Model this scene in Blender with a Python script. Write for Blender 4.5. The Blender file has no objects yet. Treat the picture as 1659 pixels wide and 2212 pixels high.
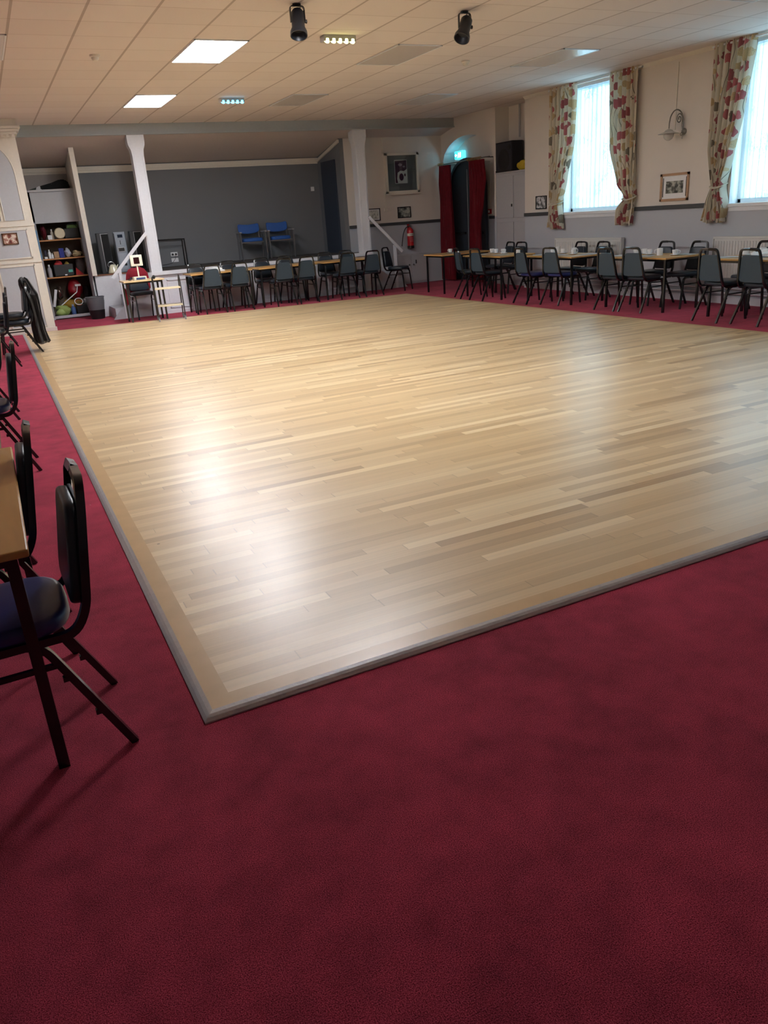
import bpy, bmesh, math, random
from math import sin, cos, pi, radians as rad
from mathutils import Vector, Matrix, Euler
random.seed(7)
SC = bpy.context.scene
COL = SC.collection
GLOB = globals()

# ------------------------------------------------------------------ helpers
def lin(c):
    return tuple(((v/255.0)/12.92 if v/255.0 <= .04045 else ((v/255.0+.055)/1.055)**2.4) for v in c)

class NT:
    def __init__(s, mat):
        mat.use_nodes = True
        s.t = mat.node_tree; s.t.nodes.clear()
    def n(s, typ, **kw):
        nd = s.t.nodes.new(typ)
        for k, v in kw.items():
            if k == 'ins':
                for a, b in v.items():
                    if hasattr(b, 'is_output'): s.t.links.new(b, nd.inputs[a])
                    else: nd.inputs[a].default_value = b
            else: setattr(nd, k, v)
        return nd
    def math(s, op, a, b=None, c=None):
        nd = s.t.nodes.new('ShaderNodeMath'); nd.operation = op
        for i, v in enumerate((a, b, c)):
            if v is None: continue
            if hasattr(v, 'is_output'): s.t.links.new(v, nd.inputs[i])
            else: nd.inputs[i].default_value = v
        return nd.outputs[0]
    def mix(s, fac, a, b, blend='MIX'):
        nd = s.t.nodes.new('ShaderNodeMix'); nd.data_type = 'RGBA'; nd.blend_type = blend
        for i, v in ((0, fac), (6, a), (7, b)):
            if hasattr(v, 'is_output'): s.t.links.new(v, nd.inputs[i])
            elif i == 0: nd.inputs[0].default_value = v
            else: nd.inputs[i].default_value = (*v[:3], 1)
        return nd.outputs[2]
    def out(s, sh):
        o = s.t.nodes.new('ShaderNodeOutputMaterial'); s.t.links.new(sh, o.inputs[0])

MATS = {}
def mat(name, rgb, rough=.6, metal=0., var=.06, scale=30., bump=0., bscale=None, coat=0., emis=None, estr=0., spec=.5, sheen=0.):
    if name in MATS: return MATS[name]
    m = bpy.data.materials.new(name); t = NT(m)
    c = lin(rgb)
    tc = t.n('ShaderNodeTexCoord').outputs['Object']
    nz = t.n('ShaderNodeTexNoise', ins={'Vector': tc, 'Scale': scale, 'Detail': 3.}).outputs['Fac']
    lo = tuple(v*(1-var) for v in c); hi = tuple(min(1, v*(1+var)) for v in c)
    p = t.n('ShaderNodeBsdfPrincipled', ins={'Base Color': t.mix(nz, lo, hi), 'Roughness': rough, 'Metallic': metal,
            'Coat Weight': coat, 'Specular IOR Level': spec, 'Sheen Weight': sheen})
    if emis:
        p.inputs['Emission Color'].default_value = (*lin(emis), 1); p.inputs['Emission Strength'].default_value = estr
    if bump:
        b = t.n('ShaderNodeTexNoise', ins={'Vector': tc, 'Scale': bscale or scale*3, 'Detail': 4.}).outputs['Fac']
        bp = t.n('ShaderNodeBump', ins={'Height': b, 'Strength': bump, 'Distance': .01})
        t.t.links.new(bp.outputs[0], p.inputs['Normal'])
    t.out(p.outputs[0]); MATS[name] = m
    return m

def BM(): return bmesh.new()

def obj(name, bm, m, parent=None, smooth=False, label=None, category=None, kind=None, group=None, loc=None, rz=0):
    me = bpy.data.meshes.new(name)
    bmesh.ops.recalc_face_normals(bm, faces=bm.faces[:])
    bm.to_mesh(me); bm.free()
    if smooth:
        me.polygons.foreach_set('use_smooth', [True]*len(me.polygons))
        try: me.set_sharp_from_angle(angle=rad(40))
        except Exception: pass
    o = bpy.data.objects.new(name, me); COL.objects.link(o)
    ms = m if isinstance(m, (list, tuple)) else [m]
    for q in ms: me.materials.append(q)
    if parent: o.parent = parent
    if label: o['label'] = label
    if category: o['category'] = category
    if kind: o['kind'] = kind
    if group: o['group'] = group
    if loc: o.location = loc
    if rz: o.rotation_euler = (0, 0, rz)
    return o

def thing(name, label, category, loc=(0, 0, 0), rz=0, group=None, kind=None):
    o = bpy.data.objects.new(name, None); COL.objects.link(o)
    o.empty_display_size = .1
    o.location = loc; o.rotation_euler = (0, 0, rz); o['label'] = label; o['category'] = category
    if group: o['group'] = group
    if kind: o['kind'] = kind
    return o

def dup(root, loc=None, rz=None, label=None, group=None):
    def cp(o, par):
        c = o.copy(); COL.objects.link(c); c.parent = par
        for ch in list(o.children): cp(ch, c)
        return c
    r = cp(root, None)
    if loc is not None: r.location = loc
    if rz is not None: r.rotation_euler = (0, 0, rz)
    if label: r['label'] = label
    if group: r['group'] = group
    return r

def struct(name, bm, m, label=None, smooth=False):
    return obj(name, bm, m, kind='structure', smooth=smooth, label=label)

def box(bm, x0, x1, y0, y1, z0, z1, bev=0., M=None, seg=2):
    vs = [bm.verts.new(Vector((x, y, z))) for x in (x0, x1) for y in (y0, y1) for z in (z0, z1)]
    f = [(0, 1, 3, 2), (4, 6, 7, 5), (0, 4, 5, 1), (2, 3, 7, 6), (0, 2, 6, 4), (1, 5, 7, 3)]
    fs = [bm.faces.new([vs[i] for i in q]) for q in f]
    if M is not None: bmesh.ops.transform(bm, matrix=M, verts=vs)
    if bev:
        es = set(e for q in fs for e in q.edges)
        bmesh.ops.bevel(bm, geom=list(es), offset=bev, segments=seg, affect='EDGES', profile=.5)
    return bm

def fil(pts, r, seg=5):
    """round the corners of a polyline"""
    pts = [Vector(p) for p in pts]; out = [pts[0]]
    for i in range(1, len(pts)-1):
        a, b, c = pts[i-1], pts[i], pts[i+1]
        rr = r[i] if isinstance(r, (list, tuple)) else r
        d1 = (a-b); d2 = (c-b)
        rr = min(rr, d1.length*.49, d2.length*.49)
        p1 = b+d1.normalized()*rr; p2 = b+d2.normalized()*rr
        for k in range(seg+1):
            t = k/seg
            out.append(p1*(1-t)**2 + b*2*t*(1-t) + p2*t*t)
    out.append(pts[-1])
    return out

def tube(bm, pts, r, n=8, closed=False, w=None, up=None):
    pts = [Vector(p) for p in pts]; N = len(pts)
    rings = []; prev = None
    for i, p in enumerate(pts):
        if closed: t = (pts[(i+1) % N]-pts[i-1])
        else: t = (pts[min(i+1, N-1)]-pts[max(i-1, 0)])
        t.normalize()
        if prev is None:
            a = Vector(up) if up else (Vector((0, 0, 1)) if abs(t.z) < .9 else Vector((1, 0, 0)))
            u = (a-t*a.dot(t)).normalized()
        else:
            u = (prev-t*prev.dot(t))
            u = u.normalized() if u.length > 1e-6 else prev
        prev = u; v = t.cross(u)
        rr = r[i] if isinstance(r, (list, tuple)) else r
        ring = []
        for k in range(n):
            if n == 4:
                sx = (1, -1, -1, 1)[k]; sy = (1, 1, -1, -1)[k]
                ring.append(bm.verts.new(p+u*rr*sx+v*(w or rr)*sy))
            else:
                an = 2*pi*k/n
                ring.append(bm.verts.new(p+u*rr*cos(an)+v*(w or rr)*sin(an)))
        rings.append(ring)
    for i in range(N-1 if not closed else N):
        a, b = rings[i], rings[(i+1) % N]
        for k in range(n):
            bm.faces.new((a[k], a[(k+1) % n], b[(k+1) % n], b[k]))
    if not closed:
        bm.faces.new(rings[0][::-1]); bm.faces.new(rings[-1])
    return bm

def loft(bm, rings, closed=True, cap=True):
    R = [[bm.verts.new(Vector(p)) for p in r] for r in rings]
    n = len(R[0])
    for a, b in zip(R[:-1], R[1:]):
        for k in range(n if closed else n-1):
            bm.faces.new((a[k], a[(k+1) % n], b[(k+1) % n], b[k]))
    if cap and closed:
        bm.faces.new(R[0][::-1]); bm.faces.new(R[-1])
    return bm

def lathe(bm, prof, n=20, c=(0, 0, 0), M=None, cap=True):
    rings = []
    for r, z in prof:
        ring = []
        for k in range(n):
            p = Vector((r*cos(2*pi*k/n), r*sin(2*pi*k/n), z))
            if M is not None: p = M @ p
            ring.append(p+Vector(c))
        rings.append(ring)
    return loft(bm, rings, True, cap)

def sup(a, b, n=4., k=28, cx=0, cy=0, taper=0.):
    """superellipse outline"""
    out = []
    for i in range(k):
        t = 2*pi*i/k; c, s = cos(t), sin(t)
        x = a*math.copysign(abs(c)**(2/n), c); y = b*math.copysign(abs(s)**(2/n), s)
        out.append((cx+x*(1-taper*y/b), cy+y))
    return out

def pad(bm, outl, h, rnd=.02, M=None, steps=4, z0=0.):
    """a cushion: outline in xy, thickness h, rounded rims"""
    cx = sum(p[0] for p in outl)/len(outl); cy = sum(p[1] for p in outl)/len(outl)
    def ring(ins, z):
        r = []
        for x, y in outl:
            dx, dy = x-cx, y-cy; L = math.hypot(dx, dy) or 1
            v = Vector((x-dx/L*ins, y-dy/L*ins, z))
            r.append(M @ v if M is not None else v)
        return r
    rs = []
    for i in range(steps+1):
        a = pi/2*(i/steps); rs.append(ring(rnd*(1-sin(a)), z0+rnd*(1-cos(a))))
    for i in range(steps+1):
        a = pi/2*(1-i/steps); rs.append(ring(rnd*(1-sin(a)), z0+h-rnd*(1-cos(a))))
    # gentle crown
    rs.append(ring(rnd*3.0, z0+h+rnd*.25))
    return loft(bm, rs)

def prism(bm, poly, a0, a1, axis='y'):
    """poly in the two other axes, extruded along axis"""
    def P(u, v, a):
        return {'x': (a, u, v), 'y': (u, a, v), 'z': (u, v, a)}[axis]
    lo = [bm.verts.new(P(u, v, a0)) for u, v in poly]; hi = [bm.verts.new(P(u, v, a1)) for u, v in poly]
    n = len(poly)
    bm.faces.new(lo[::-1]); bm.faces.new(hi)
    for k in range(n): bm.faces.new((lo[k], lo[(k+1) % n], hi[(k+1) % n], hi[k]))
    return bm

def blob(bm, c, s, seed=0, amp=.18, n=3, flat=None):
    """crumpled rounded lump"""
    r = bmesh.ops.create_icosphere(bm, subdivisions=n, radius=1.)
    rnd = random.Random(seed)
    ph = [(rnd.uniform(2, 6), rnd.uniform(2, 6), rnd.uniform(2, 6), rnd.uniform(0, 6)) for _ in range(6)]
    for v in r['verts']:
        d = v.co.normalized()
        k = 1+amp*sum(sin(a*d.x+b*d.y+cc*d.z+p) for a, b, cc, p in ph)/2.5
        v.co = Vector((d.x*s[0]*k, d.y*s[1]*k, d.z*s[2]*k))+Vector(c)
        if flat is not None and v.co.z < flat: v.co.z = flat
    return bm

# ------------------------------------------------------------------ materials
def m_carpet():
    m = bpy.data.materials.new('red_twist_carpet'); t = NT(m)
    tc = t.n('ShaderNodeTexCoord').outputs['Object']
    fine = t.n('ShaderNodeTexNoise', ins={'Vector': tc, 'Scale': 330., 'Detail': 2., 'Roughness': .6}).outputs['Fac']
    mid = t.n('ShaderNodeTexNoise', ins={'Vector': tc, 'Scale': 7., 'Detail': 3., 'Roughness': .6}).outputs['Fac']
    big = t.n('ShaderNodeTexNoise', ins={'Vector': tc, 'Scale': 1.6, 'Detail': 4.}).outputs['Fac']
    r1 = t.n('ShaderNodeValToRGB', ins={'Fac': fine})
    r1.color_ramp.elements[0].position = .34; r1.color_ramp.elements[0].color = (.13, .004, .014, 1)
    r1.color_ramp.elements[1].position = .68; r1.color_ramp.elements[1].color = (.64, .078, .145, 1)
    k = t.math('MULTIPLY_ADD', mid, .55, t.math('MULTIPLY', big, .55))
    k = t.math('MULTIPLY_ADD', k, 1.9, .02)
    c = t.n('ShaderNodeVectorMath', operation='SCALE', ins={0: r1.outputs[0], 'Scale': k}).outputs[0]
    vo = t.n('ShaderNodeTexVoronoi', ins={'Vector': tc, 'Scale': 3.2}).outputs['Distance']
    lint = t.math('LESS_THAN', vo, .016)
    c = t.mix(lint, c, (.5, .35, .35))
    bp = t.n('ShaderNodeBump', ins={'Height': fine, 'Strength': .7, 'Distance': .006})
    p = t.n('ShaderNodeBsdfPrincipled', ins={'Base Color': c, 'Roughness': .95, 'Specular IOR Level': .12, 'Normal': bp.outputs[0], 'Sheen Weight': .12, 'Sheen Roughness': .5})
    p.inputs['Sheen Tint'].default_value = (1., .55, .6, 1)
    t.out(p.outputs[0]); return m

def m_boards(name, along='X', bw=.0655, length=1.3, tint=(1, 1, 1), rough=.325):
    m = bpy.data.materials.new(name); t = NT(m)
    tc = t.n('ShaderNodeTexCoord').outputs['Object']
    sp = t.n('ShaderNodeSeparateXYZ', ins={0: tc})
    u, v = (sp.outputs[0], sp.outputs[1]) if along == 'X' else (sp.outputs[1], sp.outputs[0])
    vr = t.math('DIVIDE', v, bw); row = t.math('FLOOR', vr)
    wn = t.n('ShaderNodeTexWhiteNoise', noise_dimensions='1D', ins={'W': row})
    sh = t.math('MULTIPLY', wn.outputs['Value'], 17.3)
    ln = t.math('MULTIPLY_ADD', t.n('ShaderNodeTexWhiteNoise', noise_dimensions='1D', ins={'W': t.math('ADD', row, .37)}).outputs['Value'], .6, length*.6)
    uu = t.math('DIVIDE', t.math('ADD', u, sh), ln); cell = t.math('FLOOR', uu)
    cv = t.n('ShaderNodeCombineXYZ', ins={0: row, 1: cell})
    wc = t.n('ShaderNodeTexWhiteNoise', noise_dimensions='2D', ins={'Vector': cv.outputs[0]}).outputs['Value']
    ramp = t.n('ShaderNodeValToRGB', ins={'Fac': wc}); cr = ramp.color_ramp
    cols = [(0, (172, 138, 92)), (.06, (190, 158, 111)), (.25, (205, 174, 126)), (.60, (213, 183, 136)), (.86, (223, 195, 149)), (1, (236, 212, 168))]
    cr.elements[0].position = 0; cr.elements[0].color = (*lin(cols[0][1]), 1)
    cr.elements[1].position = 1; cr.elements[1].color = (*lin(cols[-1][1]), 1)
    for p_, c_ in cols[1:-1]:
        e = cr.elements.new(p_); e.color = (*lin(c_), 1)
    # grain
    mp = t.n('ShaderNodeMapping', ins={'Vector': tc, 'Scale': (1.1, 38, 1) if along == 'X' else (38, 1.1, 1)})
    gr = t.n('ShaderNodeTexNoise', ins={'Vector': mp.outputs[0], 'Scale': 1.2, 'Detail': 2., 'Roughness': .5}).outputs['Fac']
    wear = t.n('ShaderNodeTexNoise', ins={'Vector': tc, 'Scale': .8, 'Detail': 2., 'Roughness': .5}).outputs['Fac']
    g2 = t.math('MULTIPLY_ADD', gr, .30, .85)
    c = t.n('ShaderNodeVectorMath', operation='SCALE', ins={0: ramp.outputs[0], 'Scale': g2}).outputs[0]
    c = t.mix(t.math('MULTIPLY', wear, .25), c, lin((216, 200, 172)))
    # gaps
    fv = t.math('FRACT', vr); gap = t.math('GREATER_THAN', t.math('ABSOLUTE', t.math('SUBTRACT', fv, .5)), .488)
    fu = t.math('FRACT', uu); gap2 = t.math('GREATER_THAN', t.math('ABSOLUTE', t.math('SUBTRACT', fu, .5)), .4975)
    gp = t.math('MAXIMUM', gap, gap2)
    c = t.mix(t.math('MULTIPLY', gp, .30), c, (.16, .085, .035))
    c = t.mix(1., c, tint, 'MULTIPLY')
    # small dark knots and scuffs
    vo = t.n('ShaderNodeTexVoronoi', ins={'Vector': tc, 'Scale': 1.5}).outputs['Distance']
    c = t.mix(t.math('MULTIPLY', t.math('LESS_THAN', vo, .012), .6), c, (.12, .06, .03))
    rg = t.math('MULTIPLY_ADD', wear, .12, rough-.03)
    bp = t.n('ShaderNodeBump', ins={'Height': gr, 'Strength': .05, 'Distance': .003})
    p = t.n('ShaderNodeBsdfPrincipled', ins={'Base Color': c, 'Roughness': rg, 'Specular IOR Level': .5, 'Normal': bp.outputs[0], 'Coat Weight': .28, 'Coat Roughness': .30})
    t.out(p.outputs[0]); return m

def m_ceiling():
    m = bpy.data.materials.new('ceiling_tiles'); t = NT(m)
    tc = t.n('ShaderNodeTexCoord').outputs['Object']
    sp = t.n('ShaderNodeSeparateXYZ', ins={0: tc})
    ax = t.math('DIVIDE', t.math('SUBTRACT', sp.outputs[0], .6654), .6026)
    ay = t.math('DIVIDE', t.math('SUBTRACT', sp.outputs[1], 8.017), .5974)
    dx = t.math('ABSOLUTE', t.math('SUBTRACT', t.math('FRACT', t.math('ADD', ax, .5)), .5))
    dy = t.math('ABSOLUTE', t.math('SUBTRACT', t.math('FRACT', t.math('ADD', ay, .5)), .5))
    gx = t.math('LESS_THAN', dx, .021); gy = t.math('LESS_THAN', dy, .011)
    cv = t.n('ShaderNodeCombineXYZ', ins={0: t.math('FLOOR', ax), 1: t.math('FLOOR', ay)})
    wn = t.n('ShaderNodeTexWhiteNoise', noise_dimensions='2D', ins={'Vector': cv.outputs[0]}).outputs['Value']
    sp2 = t.n('ShaderNodeTexNoise', ins={'Vector': tc, 'Scale': 160., 'Detail': 3.}).outputs['Fac']
    base = t.mix(wn, lin((222, 213, 208)), lin((228, 220, 215)))
    base = t.mix(t.math('MULTIPLY', sp2, .22), base, lin((188, 174, 164)))
    c = t.mix(t.math('MULTIPLY', gy, .45), base, lin((160, 140, 128)))
    c = t.mix(t.math('MULTIPLY', gx, .62), c, lin((150, 134, 124)))
    bp = t.n('ShaderNodeBump', ins={'Height': sp2, 'Strength': .25, 'Distance': .004})
    p = t.n('ShaderNodeBsdfPrincipled', ins={'Base Color': c, 'Roughness': .82, 'Normal': bp.outputs[0], 'Specular IOR Level': .3})
    t.out(p.outputs[0]); return m

def m_twotone(name, up=(222, 215, 207), lo=(186, 191, 199), z=1.35):
    m = bpy.data.materials.new(name); t = NT(m)
    tc = t.n('ShaderNodeNewGeometry').outputs['Position']
    sp = t.n('ShaderNodeSeparateXYZ', ins={0: tc})
    k = t.math('GREATER_THAN', sp.outputs[2], z)
    nz = t.n('ShaderNodeTexNoise', ins={'Vector': tc, 'Scale': 2.5, 'Detail': 5.}).outputs['Fac']
    c = t.mix(k, lin(lo), lin(up))
    c = t.mix(t.math('MULTIPLY', nz, .10), c, (.35, .33, .31))
    b = t.n('ShaderNodeTexNoise', ins={'Vector': tc, 'Scale': 60., 'Detail': 3.}).outputs['Fac']
    bp = t.n('ShaderNodeBump', ins={'Height': b, 'Strength': .12, 'Distance': .003})
    p = t.n('ShaderNodeBsdfPrincipled', ins={'Base Color': c, 'Roughness': .6, 'Normal': bp.outputs[0], 'Specular IOR Level': .35})
    t.out(p.outputs[0]); return m

def m_floral():
    m = bpy.data.materials.new('floral_curtain_cloth'); t = NT(m)
    uv = t.n('ShaderNodeUVMap', uv_map='cloth').outputs[0]
    ws = t.n('ShaderNodeTexNoise', ins={'Vector': uv, 'Scale': 15., 'Detail': 3.})
    wv = t.n('ShaderNodeVectorMath', operation='SCALE', ins={0: ws.outputs['Color'], 'Scale': .085}).outputs[0]
    v2 = t.n('ShaderNodeVectorMath', operation='ADD', ins={0: uv, 1: wv}).outputs[0]
    vo = t.n('ShaderNodeTexVoronoi', ins={'Vector': v2, 'Scale': 5.6, 'Randomness': .6})
    pt = t.n('ShaderNodeSeparateXYZ', ins={0: vo.outputs['Color']})
    d = vo.outputs['Distance']
    size = t.math('MULTIPLY_ADD', pt.outputs[1], .12, .32)
    inside = t.math('LESS_THAN', d, size)
    red = t.math('LESS_THAN', pt.outputs[0], .48)
    tan = t.math('LESS_THAN', pt.outputs[0], .82)
    fl = t.mix(pt.outputs[2], lin((142, 52, 62)), lin((186, 84, 92)))
    other = t.mix(pt.outputs[2], lin((186, 156, 108)), lin((204, 180, 136)))
    oc = t.mix(tan, lin((112, 104, 88)), other)
    fcol = t.mix(red, oc, fl)
    # petals: darker veins near edge
    vein = t.math('GREATER_THAN', t.math('FRACT', t.math('MULTIPLY', d, 14.)), .72)
    fcol = t.mix(t.math('MULTIPLY', vein, .22), fcol, (.12, .03, .03))
    wvt = t.n('ShaderNodeTexWave', ins={'Vector': uv, 'Scale': 1.3, 'Distortion': 9., 'Detail': 1.5, 'Detail Scale': .8}).outputs['Fac']
    stem = t.math('GREATER_THAN', wvt, .997)
    base = t.mix(stem, lin((214, 206, 186)), lin((120, 112, 96)))
    c = t.mix(t.math('MULTIPLY', inside, .92), base, fcol)
    p = t.n('ShaderNodeBsdfPrincipled', ins={'Base Color': c, 'Roughness': .6, 'Sheen Weight': .2})
    tr = t.n('ShaderNodeBsdfTranslucent', ins={'Color': c})
    mx = t.n('ShaderNodeMixShader', ins={0: .16, 1: p.outputs[0], 2: tr.outputs[0]})
    t.out(mx.outputs[0]); return m

def m_velvet():
    m = bpy.data.materials.new('red_velvet'); t = NT(m)
    tc = t.n('ShaderNodeTexCoord').outputs['Object']
    nz = t.n('ShaderNodeTexNoise', ins={'Vector': tc, 'Scale': 12., 'Detail': 6., 'Roughness': .7}).outputs['Fac']
    c = t.mix(nz, lin((96, 2, 22)), lin((176, 22, 48)))
    p = t.n('ShaderNodeBsdfPrincipled', ins={'Base Color': c, 'Roughness': .7, 'Sheen Weight': .5, 'Sheen Roughness': .35})
    t.out(p.outputs[0]); return m

def m_pane():
    m = bpy.data.materials.new('frosted_glass'); t = NT(m)
    tc = t.n('ShaderNodeTexCoord').outputs['Object']
    a = t.n('ShaderNodeTexNoise', ins={'Vector': tc, 'Scale': 3.0, 'Detail': 3., 'Roughness': .5}).outputs['Fac']
    b = t.n('ShaderNodeTexVoronoi', ins={'Vector': tc, 'Scale': 38.}).outputs['Distance']
    k = t.math('MULTIPLY_ADD', b, .55, a)
    r = t.n('ShaderNodeValToRGB', ins={'Fac': k})
    r.color_ramp.elements[0].position = .40; r.color_ramp.elements[0].color = (*lin((108, 146, 164)), 1)
    r.color_ramp.elements[1].position = .78; r.color_ramp.elements[1].color = (*lin((204, 216, 220)), 1)
    tr = t.n('ShaderNodeBsdfTransparent', ins={'Color': r.outputs[0]})
    gl = t.n('ShaderNodeBsdfTranslucent', ins={'Color': r.outputs[0]})
    mx = t.n('ShaderNodeMixShader', ins={0: .12, 1: tr.outputs[0], 2: gl.outputs[0]})
    t.out(mx.outputs[0]); return m

def m_blind():
    m = bpy.data.materials.new('sheer_blind_cloth'); t = NT(m)
    tc = t.n('ShaderNodeTexCoord').outputs['Object']
    nz = t.n('ShaderNodeTexNoise', ins={'Vector': tc, 'Scale': 90., 'Detail': 2.}).outputs['Fac']
    c = t.mix(nz, (.72, .76, .78), (.82, .86, .87))
    tr = t.n('ShaderNodeBsdfTransparent', ins={'Color': c})
    gl = t.n('ShaderNodeBsdfTranslucent', ins={'Color': c})
    df = t.n('ShaderNodeBsdfDiffuse', ins={'Color': c})
    a = t.n('ShaderNodeMixShader', ins={0: .5, 1: gl.outputs[0], 2: df.outputs[0]})
    mx = t.n('ShaderNodeMixShader', ins={0: .30, 1: tr.outputs[0], 2: a.outputs[0]})
    t.out(mx.outputs[0]); return m

def m_oak(name, rgb, scale=1.):
    m = bpy.data.materials.new(name); t = NT(m)
    tc = t.n('ShaderNodeTexCoord').outputs['Object']
    mp = t.n('ShaderNodeMapping', ins={'Vector': tc, 'Scale': (14*scale, 1.6*scale, 14*scale)})
    g = t.n('ShaderNodeTexNoise', ins={'Vector': mp.outputs[0], 'Scale': 1.5, 'Detail': 5., 'Distortion': .6}).outputs['Fac']
    c0 = lin(rgb)
    c = t.mix(g, tuple(v*.78 for v in c0), tuple(min(1, v*1.15) for v in c0))
    p = t.n('ShaderNodeBsdfPrincipled', ins={'Base Color': c, 'Roughness': .32, 'Specular IOR Level': .45})
    t.out(p.outputs[0]); return m

def m_picture(name, dark, mid, light, scale=9., seed=0.):
    m = bpy.data.materials.new(name); t = NT(m)
    tc = t.n('ShaderNodeTexCoord').outputs['Object']
    mp = t.n('ShaderNodeMapping', ins={'Vector': tc, 'Location': (seed, seed*1.7, seed*.6), 'Scale': (1, 1, 1)})
    n1 = t.n('ShaderNodeTexNoise', ins={'Vector': mp.outputs[0], 'Scale': scale, 'Detail': 4., 'Roughness': .6}).outputs['Fac']
    r = t.n('ShaderNodeValToRGB', ins={'Fac': n1}); cr = r.color_ramp
    cr.elements[0].position = .38; cr.elements[0].color = (*lin(dark), 1)
    cr.elements[1].position = .60; cr.elements[1].color = (*lin(light), 1)
    e = cr.elements.new(.49); e.color = (*lin(mid), 1)
    p = t.n('ShaderNodeBsdfPrincipled', ins={'Base Color': r.outputs[0], 'Roughness': .5})
    t.out(p.outputs[0]); return m

CARPET = m_carpet()
WOODF = m_boards('maple_strip_floor', 'X')
WOODB = mat('maple_border', (202, 168, 122), .32, var=.14, scale=7, coat=.1)
CEIL = m_ceiling()
TWO = m_twotone('two_tone_wall_paint')
FLORAL = m_floral(); VELVET = m_velvet(); PANE = m_pane(); BLIND = m_blind()
ALU = mat('aluminium_trim', (206, 209, 214), .36, .55, var=.12, scale=25, bump=.1)
WHITE = mat('white_gloss_paint', (218, 220, 226), .45)
CREAM = mat('cream_paint', (222, 216, 204), .5)
PANELG = mat('pale_grey_panel_paint', (186, 190, 196), .55)
STAGEGREY = mat('stage_grey_paint', (112, 115, 120), .75, var=.08, scale=1.5)
STAGECEIL = mat('stage_ceiling_paint', (200, 190, 187), .8)
STAGEFLOOR = mat('stage_dark_floor', (66, 62, 60), .7, var=.2)
BEAMP = mat('grey_beam_paint', (166, 172, 174), .55)
NAVYDOOR = mat('navy_door_paint', (46, 56, 72), .5)
SLATE = mat('slate_door_paint', (52, 60, 70), .5)
DADO = mat('dark_dado_paint', (66, 70, 72), .5)
SILLW = mat('white_sill_paint', (226, 230, 234), .4)
CUPB = mat('cupboard_grey_paint', (178, 178, 182), .5)
BLACKM = mat('black_enamel_tube', (20, 20, 22), .24, 0., var=.2, coat=.3)
GREYM = mat('grey_metal_tube', (116, 118, 122), .3, .8)
VINYL = mat('dark_teal_vinyl', (34, 44, 54), .34, var=.15, scale=40, bump=.05, bscale=300)
VINYLB = mat('navy_blue_vinyl', (42, 50, 108), .34, var=.15, scale=40, bump=.05, bscale=300)
BACKSH = mat('slate_vinyl_back', (54, 70, 82), .5, var=.1, bump=.08, bscale=260)
OAKT = m_oak('oak_tabletop', (206, 160, 96))
OAKF = m_oak('pale_oak_frame', (186, 150, 118), 2)
PINE = m_oak('pine_shelf', (196, 140, 88))
BLACKP = mat('black_plastic', (22, 22, 24), .45)
BLACKC = mat('black_coat_cloth', (12, 12, 14), .85, bump=.3, bscale=60, sheen=.2)
CROCK = mat('white_crockery', (236, 238, 240), .18, var=.02, coat=.4)
PAPER = mat('white_paper', (232, 234, 236), .7, var=.03)
RADW = mat('radiator_enamel', (214, 214, 210), .35)
REDE = mat('extinguisher_red', (176, 16, 30), .28, coat=.5)
STEEL = mat('brushed_steel', (176, 178, 182), .3, 1.)
DARKIN = mat('cupboard_inside', (96, 84, 72), .8, var=.2, scale=6)

# ------------------------------------------------------------------ room shell
CH = 3.387
XR = 9.55; XA = 9.75; YF = 16.6; YS = 17.9
b = BM(); box(b, -2.7, 10.4, -4.1, 18.0, -.1, 0); struct('floor', b, CARPET)
# dance floor with border and metal edge
DF = thing('dance_floor', 'large pale maple strip dance floor laid on the red carpet', 'dance floor', kind='structure')
o4 = [(.33, 2.24), (7.84, 2.27), (7.56, 14.42), (.34, 15.16)]
def inset(q, d):
    n = len(q); out = []
    for i in range(n):
        p0, p1, p2 = Vector(q[i-1]), Vector(q[i]), Vector(q[(i+1) % n])
        e1 = (p1-p0).normalized(); e2 = (p2-p1).normalized()
        n1 = Vector((-e1.y, e1.x)); n2 = Vector((-e2.y, e2.x))
        bis = (n1+n2).normalized(); out.append(tuple(p1+bis*(d/max(.3, bis.dot(n1)))))
    return out
i1 = inset(o4, .037); i2 = inset(o4, .112)
b = BM(); prism(b, i2, .0, .021, 'z'); obj('strip_boards', b, WOODF, DF)
for k in range(4):
    k2 = (k+1) % 4
    b = BM(); prism(b, [i1[k], i1[k2], i2[k2], i2[k]], 0, .0215, 'z'); obj('border_board', b, WOODB, DF)
for k in (0, 3):
    k2 = (k+1) % 4
    b = BM()
    om = inset(o4, .022)
    a0, a1, m0, m1, c0, c1 = o4[k], o4[k2], om[k], om[k2], i1[k], i1[k2]
    rings = []
    for (pa, pm, pc) in ((a0, m0, c0), (a1, m1, c1)):
        rings.append([(*pa, 0), (*pa, .005), (pa[0]*.5+pm[0]*.5, pa[1]*.5+pm[1]*.5, .014), (*pm, .0195), (*pc, .0235), (*pc, 0)])
    loft(b, rings); obj('metal_edge_strip', b, ALU, DF, label='aluminium nosing strip')

# ceiling
b = BM(); box(b, -2.7, 10.4, -4.1, 16.1, CH, CH+.1); struct('ceiling', b, CEIL)
# window wall (right) with openings
WINS = [(10.49, 12.02), (6.80, 8.38), (3.05, 4.60)]  # last window is unseen, added to bring daylight onto the foreground
ZS, ZT = 1.36, 3.36
b = BM()
ys = [-4.1]
for y0, y1 in sorted(WINS): ys += [y0, y1]
ys.append(13.17)
for i in range(0, len(ys), 2): box(b, XR, XR+.36, ys[i], ys[i+1], 0, CH)
for y0, y1 in WINS:
    box(b, XR, XR+.36, y0, y1, 0, ZS); box(b, XR, XR+.36, y0, y1, ZT, CH)
struct('wall_right', b, TWO)
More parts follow.
